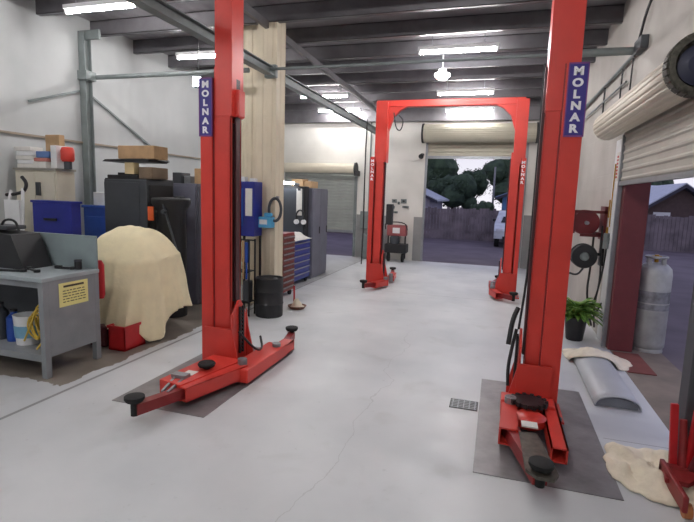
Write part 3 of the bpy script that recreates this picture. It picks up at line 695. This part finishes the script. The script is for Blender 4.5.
# ---------------------------------------------------------------- around the pillar
t=thing('blue_wall_cabinet',(-3.55,6.5,1.1),'blue cabinet fixed beside the cream pillar, just right of the left post','cabinet')
B(-3.72,-3.4,6.42,6.68,1.15,1.95,.01).build('body',BLUE,t)
B(-3.54,-3.43,6.41,6.425,1.45,1.85,.004).build('white_panel',PAPER,t); B(-3.7,-3.58,6.41,6.42,1.3,1.85).build('door',BLUE2,t)
MB().box(-3.68,-3.6,6.5,6.6,1.95,2.02).box(-3.52,-3.44,6.5,6.6,1.95,2.0).build('clip',WHITE,t)
MB().box(-3.7,-3.68,6.64,6.68,0,1.15).box(-3.43,-3.41,6.64,6.68,0,1.15).build('stand_leg',BLK,t)
t=thing('tool_rack',(-3.55,6.3,0),'black wire rack of hand tools below the blue cabinet','rack')
m=MB()
for x in (-3.75,-3.37):
    for y_ in (6.22,6.4): m.box(x-.01,x+.01,y_-.01,y_+.01,0,1.12)
for z in (.2,.65,1.1): m.box(-3.75,-3.37,6.21,6.23,z-.01,z+.01).box(-3.75,-3.37,6.39,6.41,z-.01,z+.01)
m.box(-3.75,-3.37,6.22,6.4,.2,.21).box(-3.75,-3.37,6.22,6.4,.65,.66); m.build('frame',BLK,t)
cols=[REDP,WHITE,STEEL,GREYD,PAPER,CARD,BLUE2,STEEL]
for k in range(7):
    x=-3.71+k*.052; h=random.uniform(.35,.55)
    o=MB().cyl((x,6.2,.55),(x,6.2,.55+h*.5),.014,seg=8).box(x-.022,x+.022,6.185,6.205,.55+h*.5,.6+h).build('hand_tool',cols[k])
    tag(o,['red handled tool at the left end of the wire rack','white handled tool second in the wire rack','silver tool third in the wire rack','dark grey tool in the middle of the wire rack','pale handled tool right of the dark one in the rack','tan handled tool second from the right in the rack','blue handled tool at the right end of the wire rack'][k],'tool','hand tools on the wire rack')
for k,(x,w,h,mm,lab) in enumerate([(-3.72,.1,.28,REDP,'red container on the low shelf of the wire rack'),(-3.6,.1,.22,PAPER,'pale container on the low shelf of the wire rack'),(-3.48,.09,.3,GREYD,'grey container on the low shelf of the wire rack')]):
    tag(B(x,x+w,6.24,6.38,.211,.211+h,.012).build('container',mm),lab,'container','containers on the wire rack')
t=thing('glove_box',(-3.33,6.62,1.28),'light blue dispenser box fixed on the cream pillar','dispenser')
B(-3.46,-3.2,6.56,6.7,1.28,1.44,.01).build('box',SKYB,t); MB().box(-3.38,-3.26,6.55,6.56,1.33,1.4).build('opening',WHITE,t); B(-3.34,-3.22,6.6,6.68,1.44,1.5,.02).build('tissue',SKYB,t)
t=thing('hose_ring',(-3.13,6.62,1.5),'grey ring of coiled hose hung on the cream pillar','hose')
for k in range(1): MB().tube([(-3.18+.1*math.cos(a),6.66+.0*k,1.55+.17*math.sin(a)) for a in [2*PI*q/16 for q in range(16)]],.022,8,closed=True).build('coil',GREYD,t)
B(-3.17,-3.13,6.66,6.7,1.7,1.75).build('hook',STEEL,t)
t=thing('oil_drum',(-3.17,6.47,0),'small black oil drum at the foot of the cream pillar','drum')
m=MB(); m.lathe([(.19,0),(.2,.01),(.2,.18),(.208,.195),(.2,.21),(.2,.36),(.208,.375),(.2,.39),(.2,.55),(.206,.57),(.195,.57),(.185,.54),(.0001,.54)],(-3.13,6.4,0),'Z',36); m.build('body',BLK,t,True)
MB().cyl((-3.06,6.45,.54),(-3.06,6.45,.56),.03,seg=12).build('bung',STEEL,t)
t=thing('drip_pan',(-2.93,6.95,0),'rusty pan with rags and a brush on the floor right of the drum','pan')
m=MB(); m.lathe([(.11,0),(.15,.05),(.14,.05),(.1,.012),(.0001,.012)],(-2.93,6.98,0),'Z',28); m.build('pan',mat('rusty_pan',(110,70,54),.6),t,True)
m=MB(); m.grid(16,16,lambda u,v:(-2.93+(u-.5)*.2,6.98+(v-.5)*.2,.03+.12*max(0,1-((u-.5)**2+(v-.5)**2)*5)*(1+.5*noise.noise(Vector((u*5,v*5,3)))))); m.build('rag',RAG,t,True)
MB().cyl((-2.98,6.98,.05),(-3.02,7.06,.34),.015,seg=10).build('brush_handle',REDP,t)

def chest(name,x0,x1,y0,y1,z1,bm,dm,label,nd,cat='tool chest',wheels=True):
    t=thing(name,((x0+x1)/2,(y0+y1)/2,0),label,cat)
    B(x0,x1,y0,y1,.1,z1,.01).build('body',bm,t)
    h=(z1-.16)/nd
    for k in range(nd):
        z0=.13+k*h
        d=B(x1,x1+.02,y0+.03,y1-.03,z0+.01,z0+h-.012,.004).build('drawer',dm,t)
        B(x1+.02,x1+.035,y0+.06,y1-.06,z0+h-.05,z0+h-.03).build('handle',STEEL,d)
    for a in (x0+.06,x1-.06):
        for b in (y0+.06,y1-.06): MB().cyl((a-.02,b,.05),(a+.02,b,.05),.05,seg=16).build('caster',RUB,t)
    return t
chest('red_tool_chest',-3.8,-3.42,7.42,7.98,1.12,DRED,mat('worn_red_drawer',(118,68,58),.5,0,.2,10),'brownish red tool chest of shallow drawers right of the cream pillar',10)
chest('blue_tool_chest',-4.1,-3.68,8.45,9.38,.9,BLUE2,BLUE,'blue tool chest of drawers between the red chest and tall locker',6)
m=MB(); m.grid(20,20,lambda u,v:(-3.76+(u-.5)*.4,8.75+(v-.5)*.9,.915+.14*math.sin(PI*u)*math.sin(PI*v)*(1+.5*noise.noise(Vector((u*4,v*4,9))))))
tag(m.build('white_cloth',PAPER,smooth=True,solid=.006),'crumpled white cloth lying on the blue tool chest','cloth')
t=thing('grey_locker',(-3.95,10.0,0),'tall grey steel locker standing beyond the blue tool chest','locker')
B(-4.25,-3.73,9.6,10.55,0,1.92,.01).build('body',SLATE,t)
for a,b in ((9.62,10.07),(10.08,10.53)):
    d=B(-3.73,-3.715,a,b,.06,1.88,.004).build('door',SLATE,t); B(-3.715,-3.7,a+.38,a+.4,.95,1.1).build('handle',BLK,d)
t=thing('dark_shelf_unit',(-4.1,9.45,0),'black open cabinet between the blue chest and the grey locker','cabinet')
B(-4.5,-3.8,9.42,9.58,0,1.95,.01).build('body',BLK,t); B(-4.45,-3.85,9.4,9.42,.1,1.9).build('door',GREYD,t)
for x,y_,w,d,h,lab in ((-4.25,9.7,.26,.3,.18,'brown carton at the left on the tall grey locker'),(-4.0,9.75,.2,.35,.14,'brown carton at the right on the tall grey locker')):
    tag(B(x,x+w,y_,y_+d,1.925,1.925+h,.005).build('carton',CARD),lab,'carton')
t=thing('inspection_lamp',(-4.3,9.2,2.0),'slim glowing lamp bar near the tall grey locker','lamp')
MB().cyl((-4.55,9.25,2.03),(-4.0,9.25,2.0),.025,seg=12).build('tube',GLOW2,t); MB().cyl((-4.0,9.25,2.0),(-3.9,9.3,1.98),.02,seg=10).box(-4.0,-3.97,9.24,9.42,1.95,1.98).build('arm',STEEL,t)
t=thing('wall_clipboard',(-4.0,9.38,1.3),'long pale paper strip hanging on the black cabinet','paper')
B(-4.0,-3.88,9.385,9.399,1.35,1.9).build('sheet',PAPER,t); B(-3.97,-3.91,9.38,9.385,1.86,1.9).build('clip',BLK,t)
t=thing('bench_grinder',(-3.82,7.6,1.12),'dark bench grinder with purple wheel on the red tool chest','grinder')
MB().box(-3.8,-3.6,7.52,7.72,1.12,1.18,.01).cyl((-3.7,7.5,1.3),(-3.7,7.75,1.3),.07).box(-3.74,-3.66,7.58,7.66,1.18,1.3).build('body',BLK,t,True)
MB().cyl((-3.7,7.44,1.3),(-3.7,7.47,1.3),.1,seg=24).build('wheel',mat('purple_wheel',(120,70,130),.5),t)
t=thing('earmuffs',(-3.85,8.7,1.2),'white and black earmuffs hanging on the black cabinet','earmuffs')
MB().tube([(-3.98,9.36,1.25),(-3.99,9.36,1.4),(-3.9,9.36,1.48),(-3.81,9.36,1.4),(-3.82,9.36,1.25)],.015).build('band',BLK,t)
MB().cyl((-3.98,9.33,1.22),(-3.98,9.39,1.22),.05).cyl((-3.82,9.33,1.22),(-3.82,9.39,1.22),.05).build('cup',WHITE,t,True)

# ---------------------------------------------------------------- far wall bits
t=thing('red_machine_trolley',(-2.6,13.3,0),'red and black machine trolley against the far white wall','trolley')
B(-2.95,-2.35,13.2,13.6,.25,.5,.02).build('base',BLK,t)
MB().box(-2.92,-2.38,13.25,13.55,.72,1.02,.03).build('red_housing',mat('faded_red',(156,82,84),.5),t)
MB().box(-2.9,-2.86,13.3,13.34,.1,1.05).box(-2.42,-2.38,13.3,13.34,.1,1.05).tube([(-2.95,13.25,.9),(-2.97,13.2,1.1),(-2.4,13.2,1.12),(-2.34,13.25,.9)],.015).build('frame',BLK,t)
MB().lathe([(.12,.5),(.14,.55),(.14,.68),(.1,.72)],(-2.7,13.35,0),'Z',24).build('motor',GREYD,t,True)
for x in (-2.85,-2.45): MB().cyl((x-.03,13.3,.12),(x+.03,13.3,.12),.12,seg=20).build('wheel',RUB,t)
MB().box(-2.75,-2.55,13.235,13.25,.8,.95).build('white_label',WHITE,t)
sw=[(-2.85,1.68,.14,.1),(-2.58,1.68,.16,.12),(-2.88,1.5,.1,.08),(-2.52,1.52,.18,.06),(-2.72,1.62,.06,.08),(-2.8,1.36,.12,.06)]
sl=['upper left grey switch box on the white far pier','upper right grey switch box on the white far pier','lower left grey socket on the white far pier','lower right dark socket on the white far pier','small grey switch between the upper boxes on the far pier','lowest grey socket on the white far pier']
for (x,z,w,h),lab in zip(sw,sl):
    o=thing('wall_socket',(x,YF-.03,z),lab,'socket','sockets on the far white pier')
    B(x-w/2,x+w/2,YF-.035,YF,z-h/2,z+h/2,.006).build('plate',GREENGREY,o); B(x-w/5,x+w/5,YF-.042,YF-.034,z-h/5,z+h/5).build('switch',BLK,o)
t=thing('wall_pipe',(-3.5,YF-.04,0),'pair of slim grey pipes running down the far wall','pipe')
MB().cyl((-3.6,YF-.04,1.3),(-3.6,YF-.04,3.9),.02,seg=8).cyl((-3.75,YF-.04,1.3),(-3.75,YF-.04,3.9),.015,seg=8).build('pipe',GREENGREY,t)
B(-3.82,-3.5,YF-.12,YF-.012,.85,1.35,.01).build('valve_box',GREENGREY,t)
tag(B(-3.7,-3.25,13.45,13.75,0,.7,.03).build('grey_cabinet',GREENGREY),'low grey cabinet at the foot of the far wall left of the lift post','cabinet')
t=thing('green_waste_bin',(1.05,13.3,0),'dark waste bin with yellow green rubbish at the far right corner','bin')
MB().prism([(.86,0),(1.2,0),(1.25,.55),(.82,.55)],'Y',13.1,13.5).build('body',BLK,t)
m=MB(); m.grid(12,12,lambda u,v:(.84+u*.38,13.1+v*.38,.55+.1*math.sin(PI*u)*math.sin(PI*v)*(1.2+noise.noise(Vector((u*6,v*6,0)))))); m.build('rubbish',mat('lime_waste',(130,130,50),.8,0,.3,14),t)
tag(MB().box(.98,1.3,13.5,13.78,0.56,.9,.01).box(1.0,1.28,13.48,13.5,.6,.86).build('dark_box',GREYD),'dark box behind the waste bin at the far right corner','box')
t=thing('spot_lamp',(-2.1,13.5,3.1),'small black lamp beside the top left of the far door','lamp')
MB().cyl((-2.1,13.6,2.95),(-2.1,13.45,2.9),.05,.07).build('head',BLK,t); B(-2.13,-2.07,13.6,13.8,2.95,3.0).build('bracket',BLK,t)
t=thing('spot_lamp',(1.05,13.5,3.1),'small black lamp beside the top right of the far door','lamp')
MB().cyl((1.05,13.6,3.05),(1.05,13.45,3.0),.05,.07).build('head',BLK,t); B(1.02,1.08,13.6,13.8,3.05,3.1).build('bracket',BLK,t)

# ---------------------------------------------------------------- right wall equipment
REEL=mat('reel_maroon',(116,36,42),.45)
t=thing('red_hose_reel',(1.2,7.5,1.5),'dark red hose reel mounted on the right wall','hose reel')
m=MB(); m.cyl((1.16,7.42,1.53),(1.16,7.62,1.53),.1,seg=28); m.build('hub',REEL,t,True)
m=MB(); m.lathe([(.17,7.6),(.175,7.61),(.175,7.62),(.06,7.63)],(1.17,0,1.53),'Y',32); m.lathe([(.1,7.4),(.17,7.405),(.175,7.42),(.06,7.42)],(1.17,0,1.53),'Y',32); m.build('drum_flange',REEL,t,True)
MB().box(1.1,1.42,7.36,7.39,1.34,1.38).box(1.0,1.03,7.36,7.39,1.38,1.68).box(1.3,1.42,7.36,7.66,1.36,1.4).box(1.0,1.42,7.36,7.39,1.66,1.7).box(1.38,1.42,7.36,7.66,1.3,1.76).build('frame',BROWNRED,t)
MB().cyl((1.17,7.3,1.53),(1.17,7.7,1.53),.025,seg=12).build('axle',STEEL,t)
m=MB()
for k in range(5): m.tube([(1.17+.14*math.cos(a),7.445+k*.035,1.53+.14*math.sin(a)) for a in [2*PI*q/14 for q in range(14)]],.016,6,closed=True)
m.build('hose',REEL,t)
t=thing('black_hose_reel',(1.18,7.4,1.05),'black hose reel mounted below the red one on the right wall','hose reel')
m=MB(); m.lathe([(.04,7.2),(.155,7.21),(.165,7.23),(.165,7.26),(.14,7.27),(.14,7.36),(.165,7.37),(.165,7.4),(.04,7.42)],(1.16,0,1.08),'Y',36); m.build('drum',BLK,t,True)
m=MB(); m.lathe([(.0001,7.17),(.05,7.175),(.06,7.2),(.0001,7.21)],(1.16,0,1.08),'Y',24); m.build('hub_cap',GREENGREY,t,True)
MB().box(1.15,1.42,7.42,7.45,1.08,1.12).box(1.38,1.42,7.36,7.5,.95,1.3).build('bracket',BLK,t)
MB().tube([(1.17,7.3,.91),(1.1,7.3,.8),(.96,7.3,.85),(.95,7.25,.6),(1.0,7.2,.35),(1.1,7.2,.3)],.014).build('hose',GREYD,t)
m=MB()
m.tube([(1.36,7.3,1.5),(1.35,7.25,1.2),(1.38,7.2,.8),(1.33,7.2,.4),(1.38,7.3,.1)],.012).tube([(1.28,7.4,1.34),(1.27,7.35,.9),(1.24,7.3,.6),(1.3,7.3,.25),(1.36,7.4,.1)],.014).tube([(1.38,7.0,1.4),(1.36,6.98,1.0),(1.33,7.0,.7),(1.28,7.05,.42),(1.33,7.1,.3),(1.38,7.0,.5)],.011)
tag(m.build('air_hose',BLK,smooth=True),'dark air hoses dangling down the right wall beside the reels','hose')
t=thing('air_valve',(1.38,6.98,1.3),'small grey regulator with a brass fitting on the white jamb','valve')
MB().cyl((1.36,7.0,1.22),(1.36,7.0,1.42),.035,seg=16).box(1.34,1.42,6.97,7.03,1.28,1.36,.005).build('body',GREENGREY,t,True); MB().cyl((1.36,7.0,1.42),(1.36,7.0,1.5),.014,seg=10).cyl((1.36,7.0,1.85),(1.36,7.0,1.62),.009).cyl((1.38,7.0,1.5),(1.38,7.0,2.3),.008,seg=8).build('fitting',BRASS,t)
# plant
t=thing('potted_plant',(1.07,6.9,0),'leafy green plant in a black pot beside the right wall','plant')
m=MB(); m.lathe([(.1,0),(.105,.01),(.135,.28),(.145,.28),(.145,.31),(.13,.31),(.12,.27),(.0001,.27)],(1.08,6.9,0),'Z',32); m.build('pot',BLKP,t,True)
MB().lathe([(.12,.268),(.0001,.275)],(1.08,6.9,0),'Z',24).build('soil',BARK,t)
m=MB()
rl=random.Random(3)
for k in range(120):
    a=rl.uniform(0,2*PI); L=rl.uniform(.16,.34); el=rl.uniform(.25,1.35); w=rl.uniform(.025,.042)
    base=Vector((1.08+.05*math.cos(a)*rl.random(),6.9+.05*math.sin(a)*rl.random(),.28)); st=rl.uniform(.03,.16)
    d=Vector((math.cos(a),math.sin(a),0)); sd=Vector((-math.sin(a),math.cos(a),0))
    prev=None; n=7
    for i in range(n+1):
        u=i/n; e=el-u*1.5
        p=base+Vector((0,0,st))+d*(L*u*math.cos(el*.6)) + Vector((0,0,L*(math.sin(el)*u-.55*u*u)))
        ww=w*(math.sin(PI*min(1,.08+.92*u))**.7 if u<1 else 0)+.001
        l=m.b.verts.new(p-sd*ww+Vector((0,0,.012))); c=m.b.verts.new(p); r=m.b.verts.new(p+sd*ww+Vector((0,0,.012)))
        if prev: m.b.faces.new((prev[0],prev[1],c,l)); m.b.faces.new((prev[1],prev[2],r,c))
        prev=(l,c,r)
m.build('foliage',LEAF,t,True,solid=.002)
# gas cylinder outside the jamb
t=thing('gas_cylinder',(1.9,6.75,0),'tall silver grey gas cylinder standing just outside the side door','gas cylinder')
gx,gy=1.9,6.8
m=MB(); m.lathe([(.17,0),(.175,.02),(.17,.06),(.185,.08),(.188,.14),(.188,.62),(.19,.63),(.188,.64),(.188,.98),(.175,1.05),(.13,1.1),(.05,1.125),(.0001,1.13)],(gx,gy,-.02),'Z',40); m.build('body',GASG,t,True)
m=MB()
for a in (0.6,2.2,3.8,5.3): m.box(gx+.11*math.cos(a)-.02,gx+.11*math.cos(a)+.02,gy+.11*math.sin(a)-.012,gy+.11*math.sin(a)+.012,1.04,1.17)
m.tube([(gx+.115*math.cos(2*PI*q/16),gy+.115*math.sin(2*PI*q/16),1.17) for q in range(16)],.016,8,closed=True)
m.build('collar',GASG,t,True)
MB().cyl((gx,gy,1.1),(gx,gy,1.2),.025,seg=12).cyl((gx-.05,gy,1.17),(gx+.05,gy,1.17),.016,seg=10).build('valve',BRASS,t)
m=MB(); m.lathe([(.1885,.55),(.1885,.78)],(gx,gy,-.02),'Z',40); m.build('label_band',mat('faded_label',(140,142,146),.6,0,.35,12),t)
# curved panel on floor
t=thing('curved_panel',(1.15,5.2,0),'light grey curved panel lying on the floor by the side door','panel')
m=MB(); n=24
def cp(u,v):
    a=PI*(u); w=.185+.0*v
    return (1.13-.5*.0+(-w)*math.cos(a)+ (v-.5)*.0, 4.62+v*1.3, .012+.105*math.sin(a)**.85)
m.grid(n,10,cp); m.build('shell',PANEL,t,True,solid=.012)
MB().prism([(1.13-.17*math.cos(PI*k/16),.006+.085*math.sin(PI*k/16)**.9) for k in range(17)],'Y',4.66,4.68).build('end_web',mat('panel_inner_grey',(120,124,130),.6),t)
# cloths
def rag(pts, cx, cy, rx, ry, h, seed, name, label, rot=0, zf=None):
    m=MB(); NU=72; NR=16; rings=[]
    for j in range(1,NR+1):
        R=[]
        for i in range(NU):
            a=2*PI*i/NU; s=j/NR
            e=1+.22*noise.noise(Vector((math.cos(a)*1.5,math.sin(a)*1.5,seed)))+.08*noise.noise(Vector((math.cos(a)*5,math.sin(a)*5,seed)))
            k=(abs(math.cos(a))**3+abs(math.sin(a))**3)**(-1/3)
            x=s*e*k*rx*math.cos(a); y=s*e*k*ry*math.sin(a)
            X_=cx+x*math.cos(rot)-y*math.sin(rot); Y_=cy+x*math.sin(rot)+y*math.cos(rot)
            q=noise.noise(Vector((x*7,y*7,seed)))+.6*abs(noise.noise(Vector((x*16,y*9,seed+3))))
            z=.01+h*max(0,.35+q)*(1-s**3)+(zf(X_,Y_) if zf else 0)
            R.append(m.b.verts.new((X_,Y_,z)))
        rings.append(R)
    c=m.b.verts.new((cx,cy,.01+h*.3+(zf(cx,cy) if zf else 0)))
    for i in range(NU): m.b.faces.new((c,rings[0][i],rings[0][(i+1)%NU]))
    for a,b in zip(rings,rings[1:]):
        for i in range(NU): m.b.faces.new((a[i],a[(i+1)%NU],b[(i+1)%NU],b[i]))
    o=m.build(name,RAG,smooth=True,solid=.008); tag(o,label,'cloth'); return o
rag(None,1.1,3.56,.27,.36,.1,1.3,'rag_cloth','crumpled cream cloth lying on the floor beside the red jack')
def hump(x,y):
    u=(x-1.13)/.24
    return .125*math.sqrt(max(0,1-u*u))*min(1,max(0,(6.2-y)/.2)) if y<6.2 and abs(u)<1 else 0
rag(None,1.18,6.08,.33,.36,.05,4.1,'rag_cloth','cream cloth draped over the far end of the curved grey panel',zf=hump)
# red jack at lower right
t=thing('trolley_jack',(1.3,3.4,0),'red floor jack with upright levers at the lower right edge','jack')
MB().box(1.14,1.17,3.05,3.5,.05,.15,.008).box(1.36,1.39,3.05,3.5,.05,.15,.008).box(1.14,1.39,3.44,3.5,.05,.13,.008).prism([(1.12,3.3),(1.24,3.28),(1.4,3.45),(1.36,3.54),(1.16,3.5)],'Z',.09,.12).build('frame',DRED,t)
MB().cyl((1.27,3.48,.1),(1.26,3.54,.42),.03,.022,seg=14).build('ram',DRED,t,True)
MB().beam((1.22,3.5,.1),(1.2,3.54,.52),.045,.03,.006).beam((1.3,3.48,.1),(1.325,3.5,.5),.05,.04,.006).build('lever',REDP,t)
MB().tube([(1.3,3.46,.1),(1.34,3.42,.3),(1.37,3.42,.6)],.02).build('handle',BROWNRED,t)
t.location.x-=.01
for x,y_ in ((1.18,3.1),(1.36,3.12),(1.17,3.46),(1.36,3.46)): MB().cyl((x-.02,y_,.045),(x+.02,y_,.045),.045,seg=20).build('caster',mat('orange_brown_wheel',(190,120,70),.5),t)

# ---------------------------------------------------------------- outside
FEN=mat('weathered_fence',(134,124,128),.9,0,.3,2)
t=thing('paling_fence',(2,22.3,0),'weathered timber paling fence across the street','fence')
m=MB(); x=-12; rf=random.Random(5)
while x<18:
    m.box(x,x+.13,22.3,22.325,-.02,1.38+rf.uniform(-.05,.05)); x+=.142
m.build('palings',FEN,t); MB().box(-12,18,22.33,22.39,.3,.4).box(-12,18,22.33,22.39,1.05,1.15).build('rail',FEN,t)
for k in range(12): B(-12+k*2.7,-11.9+k*2.7,22.39,22.49,-.02,1.35).build('post',FEN,t)
def house(name,x0,x1,y0,y1,zw,zr,wm,rm,label,gable='Y'):
    t=thing(name,((x0+x1)/2,(y0+y1)/2,0),label,'house')
    B(x0,x1,y0,y1,-.02,zw).build('walls',wm,t); xm=(x0+x1)/2
    MB().prism([(x0,zw),(x1,zw),(xm,zr-.12)],'Y',y0,y0+.1).build('gable',wm,t)
    MB().prism([(x0-.4,zw-.12),(xm,zr),(x1+.4,zw-.12),(x1+.4,zw-.02),(xm,zr+.12),(x0-.4,zw-.02)],'Y',y0-.35,y1).build('roof',rm,t)
    MB().prism([(x0-.42,zw-.22),(xm,zr-.1),(x1+.42,zw-.22),(x1+.42,zw-.08),(xm,zr+.06),(x0-.42,zw-.08)],'Y',y0-.4,y0-.352).build('fascia',mat('dark_fascia',(54,54,70),.6),t)
    return t
BRW=mat('brown_wall',(92,76,74),.8); PWL=mat('pale_wall',(172,168,184),.8); RFL=mat('pale_roof_sheet',(196,204,216),.5,.2); BLW=mat('blue_wall',(96,140,190),.7)
t=house('house',6.5,9.5,26,31,1.5,2.72,BRW,RFL,'brown house with a pale gable roof seen through the side door')
B(6.9,7.6,25.98,26.0,1.2,1.48).build('white_board',WHITE,t)
t=house('house',-7.6,-3.35,25,31,1.75,2.75,PWL,RFL,'pale house with a gable roof at the left of the far doorway')
B(-5.5,-4.5,24.96,25,.6,1.5).build('window',GLASSD,t)
t=house('house',.2,4.6,28,34,2.0,2.9,BLW,mat('blue_grey_roof',(120,140,170),.6),'blue house behind the white car in the far doorway')
tag(MB().cyl((-.35,30,-.02),(-.33,30,3.7),.07,.05,seg=10).build('utility_pole',mat('pale_pole',(150,150,150),.8)),'pale utility pole rising right of centre in the far doorway','pole')
t=thing('house',(7.5,38,0),'low house with a broad white sheet roof behind the brown gable','house')
B(6.2,12,36,42,-.02,1.9).build('walls',PWL,t); MB().prism([(35.6,1.8),(39,3.05),(42.4,1.8),(42.4,1.9),(39,3.15),(35.6,1.9)],'X',5.9,12.3).build('roof',mat('white_roof_sheet',(222,226,232),.5),t)
def tree(x,y,h,r,seed,label,n=2600,flat=.8):
    t=thing('tree',(x,y,0),label,'tree','trees beyond the paling fence'); rn=random.Random(seed)
    MB().cyl((x,y,-.02),(x+.1,y,h*.5),.18,.1,seg=10).beam((x,y,h*.35),(x+r*.5,y,h*.6),.08,.08).beam((x,y,h*.3),(x-r*.5,y,h*.65),.08,.08).build('trunk',BARK,t)
    m=MB(); cl=[]
    for k in range(16):
        a=rn.uniform(0,2*PI); q=rn.uniform(0,.7)*r; cl.append((Vector((x+q*math.cos(a),y+q*math.sin(a)*.7,h-r*flat*.9+rn.uniform(-.75,.45)*r*flat)),rn.uniform(.3,.5)*r))
    for c,rr in cl:
        g=bmesh.ops.create_icosphere(m.b,subdivisions=2,radius=rr*.85)
        for v in g['verts']: v.co=v.co*(1+.35*noise.noise(v.co*2.5/r+c))+c
    for k in range(n):
        c,rr=rn.choice(cl); d=Vector((rn.gauss(0,1),rn.gauss(0,1),rn.gauss(0,1))).normalized()
        p=c+d*rr*rn.uniform(.8,1.15); s=rn.uniform(.05,.12)
        a=d.orthogonal().normalized()*s; b=d.cross(a).normalized()*s*.6
        q=[m.b.verts.new(p+u) for u in (a,b,-a,-b)]; m.b.faces.new(q)
    m.build('crown',TREE,t)
tree(-5.6,37,6.6,3.2,1,'dark tree at the left of the far doorway, behind the pale house')
tree(-2.95,33,3.7,1.75,2,'round dark tree rising behind the fence, left of centre in the far doorway')
tree(-.7,24,1.7,.6,3,'lower dark tree behind the fence at the centre of the far doorway')
tree(-1.9,35.5,3.9,1.3,4,'dark tree far back at the centre of the far doorway')
tree(.4,46,5.6,2.4,5,'dark tree at the right of the far doorway behind the utility pole')
tree(11,45,5.4,2.4,6,'dark tree behind the brown house, above its left eave')
tree(-13,31,3.9,2.2,7,'dark tree far left behind the fence, seen past the raised left shutter')
# car (front towards us)
t=thing('car',(.7,20.5,0),'white car parked nose first before the paling fence','car')
cx=.72; wv=.82; y0c,y1c=19.6,23.4-1.4
prof=[(19.62,.32),(19.6,.62),(19.75,.78),(20.35,.9),(20.75,1.28),(21.1,1.36),(22.05,1.36),(22.15,1.2),(22.18,.6),(22.15,.3)]
m=MB(); V=[]
for xx,k in ((-wv,.97),(-wv*.93,1.0),(wv*.93,1.0),(wv,.97)):
    V.append([m.b.verts.new((cx+xx*(1 if z<.95 else .84),y_,.3+(z-.3)*k)) for y_,z in prof])
for a,b in zip(V,V[1:]):
    for i in range(len(prof)): j=(i+1)%len(prof); m.b.faces.new((a[i],a[j],b[j],b[i]))
m.b.faces.new(V[0]); m.b.faces.new(V[-1][::-1]); m.build('body',VAN,t,True)
m=MB(); m.prism([(cx-.58,.93),(cx+.58,.93),(cx+.5,1.25),(cx-.5,1.25)],'Y',0,.012)
bmesh.ops.rotate(m.b,cent=(cx,0,.93),matrix=RX(-math.radians(46)),verts=m.b.verts[:]); bmesh.ops.translate(m.b,vec=(0,20.35,0),verts=m.b.verts[:]); m.build('windscreen',GLASSD,t)
MB().box(cx-.4,cx+.4,19.585,19.61,.5,.6,.01).box(cx-.5,cx+.5,19.585,19.63,.32,.42,.01).build('grille',BLK,t)
for s in (-1,1):
    MB().box(cx+s*.62-.13,cx+s*.62+.13,19.6,19.7,.58,.72,.03).build('headlight',mat('headlight_glass',(220,226,236),.15),t)
    for yy in (20.05,21.6): MB().cyl((cx+s*.7-.09,yy,.27),(cx+s*.7+.09,yy,.27),.29,seg=24).build('wheel',RUB,t)
    MB().box(cx+s*.84-.07,cx+s*.84+.07,20.55,20.65,.95,1.05,.02).build('mirror',BLK,t)
B(cx-.2,cx+.2,19.575,19.585,.42,.5).build('number_plate',WHITE,t)

# each separate piece of these parts becomes a part of its own
def split_loose(o):
    me=o.data; n=len(me.vertices); par=list(range(n))
    def f(i):
        while par[i]!=i: par[i]=par[par[i]]; i=par[i]
        return i
    for e in me.edges:
        a,b=f(e.vertices[0]),f(e.vertices[1])
        if a!=b: par[a]=b
    roots=sorted({f(i) for i in range(n)})
    if len(roots)<2: return
    base=o.name.split('.')[0]
    for k,r in enumerate(roots):
        bm=bmesh.new(); bm.from_mesh(me)
        bm.verts.ensure_lookup_table()
        bmesh.ops.delete(bm,geom=[bm.verts[i] for i in range(n) if f(i)!=r],context='VERTS')
        nm=bpy.data.meshes.new(base); bm.to_mesh(nm); bm.free()
        for m_ in me.materials: nm.materials.append(m_)
        if k==0: keep=nm
        else:
            c=o.copy(); c.data=nm; COL.objects.link(c)
    o.data=keep
SPL={'end_cap','hanger','drum_flange','drop_cable','clip','anchor_bolt','foot','wheel','cup','guide_track','end_bracket','stand_leg','cable','door_lid'}
for o in list(bpy.data.objects):
    if o.type=='MESH' and o.name.split('.')[0] in SPL: split_loose(o)

# ---------------------------------------------------------------- world and camera
w=bpy.data.worlds.new('dusk_sky'); sc.world=w; w.use_nodes=True; nt=w.node_tree
bg=nt.nodes['Background']; tc=nt.nodes.new('ShaderNodeTexCoord'); sp=nt.nodes.new('ShaderNodeSeparateXYZ'); r=nt.nodes.new('ShaderNodeValToRGB')
nt.links.new(tc.outputs['Generated'],sp.inputs[0]); nt.links.new(sp.outputs['Z'],r.inputs['Fac'])
r.color_ramp.elements[0].position=.0; r.color_ramp.elements[0].color=lin((222,220,228))
r.color_ramp.elements[1].position=.5; r.color_ramp.elements[1].color=lin((150,152,188))
nt.links.new(r.outputs['Color'],bg.inputs['Color']); bg.inputs['Strength'].default_value=.9

cam=bpy.data.cameras.new('camera'); co=bpy.data.objects.new('camera',cam); COL.objects.link(co)
cam.sensor_width=36; cam.lens=487/694*36; cam.clip_start=.05; cam.clip_end=300
up=Vector((117,3599,487)).normalized(); Yv=Vector((152,61,-487)); Yv=(Yv-up*Yv.dot(up)).normalized(); Xv=Yv.cross(up)
R=Matrix((Xv,Yv,up)).to_4x4()
co.matrix_world=Matrix.Translation((0,0,1.8)) @ R
sc.camera=co
sc.view_settings.view_transform='Standard'; sc.view_settings.look='None'; sc.view_settings.gamma=1; sc.view_settings.use_curve_mapping=False
sc.view_settings.exposure=0.52
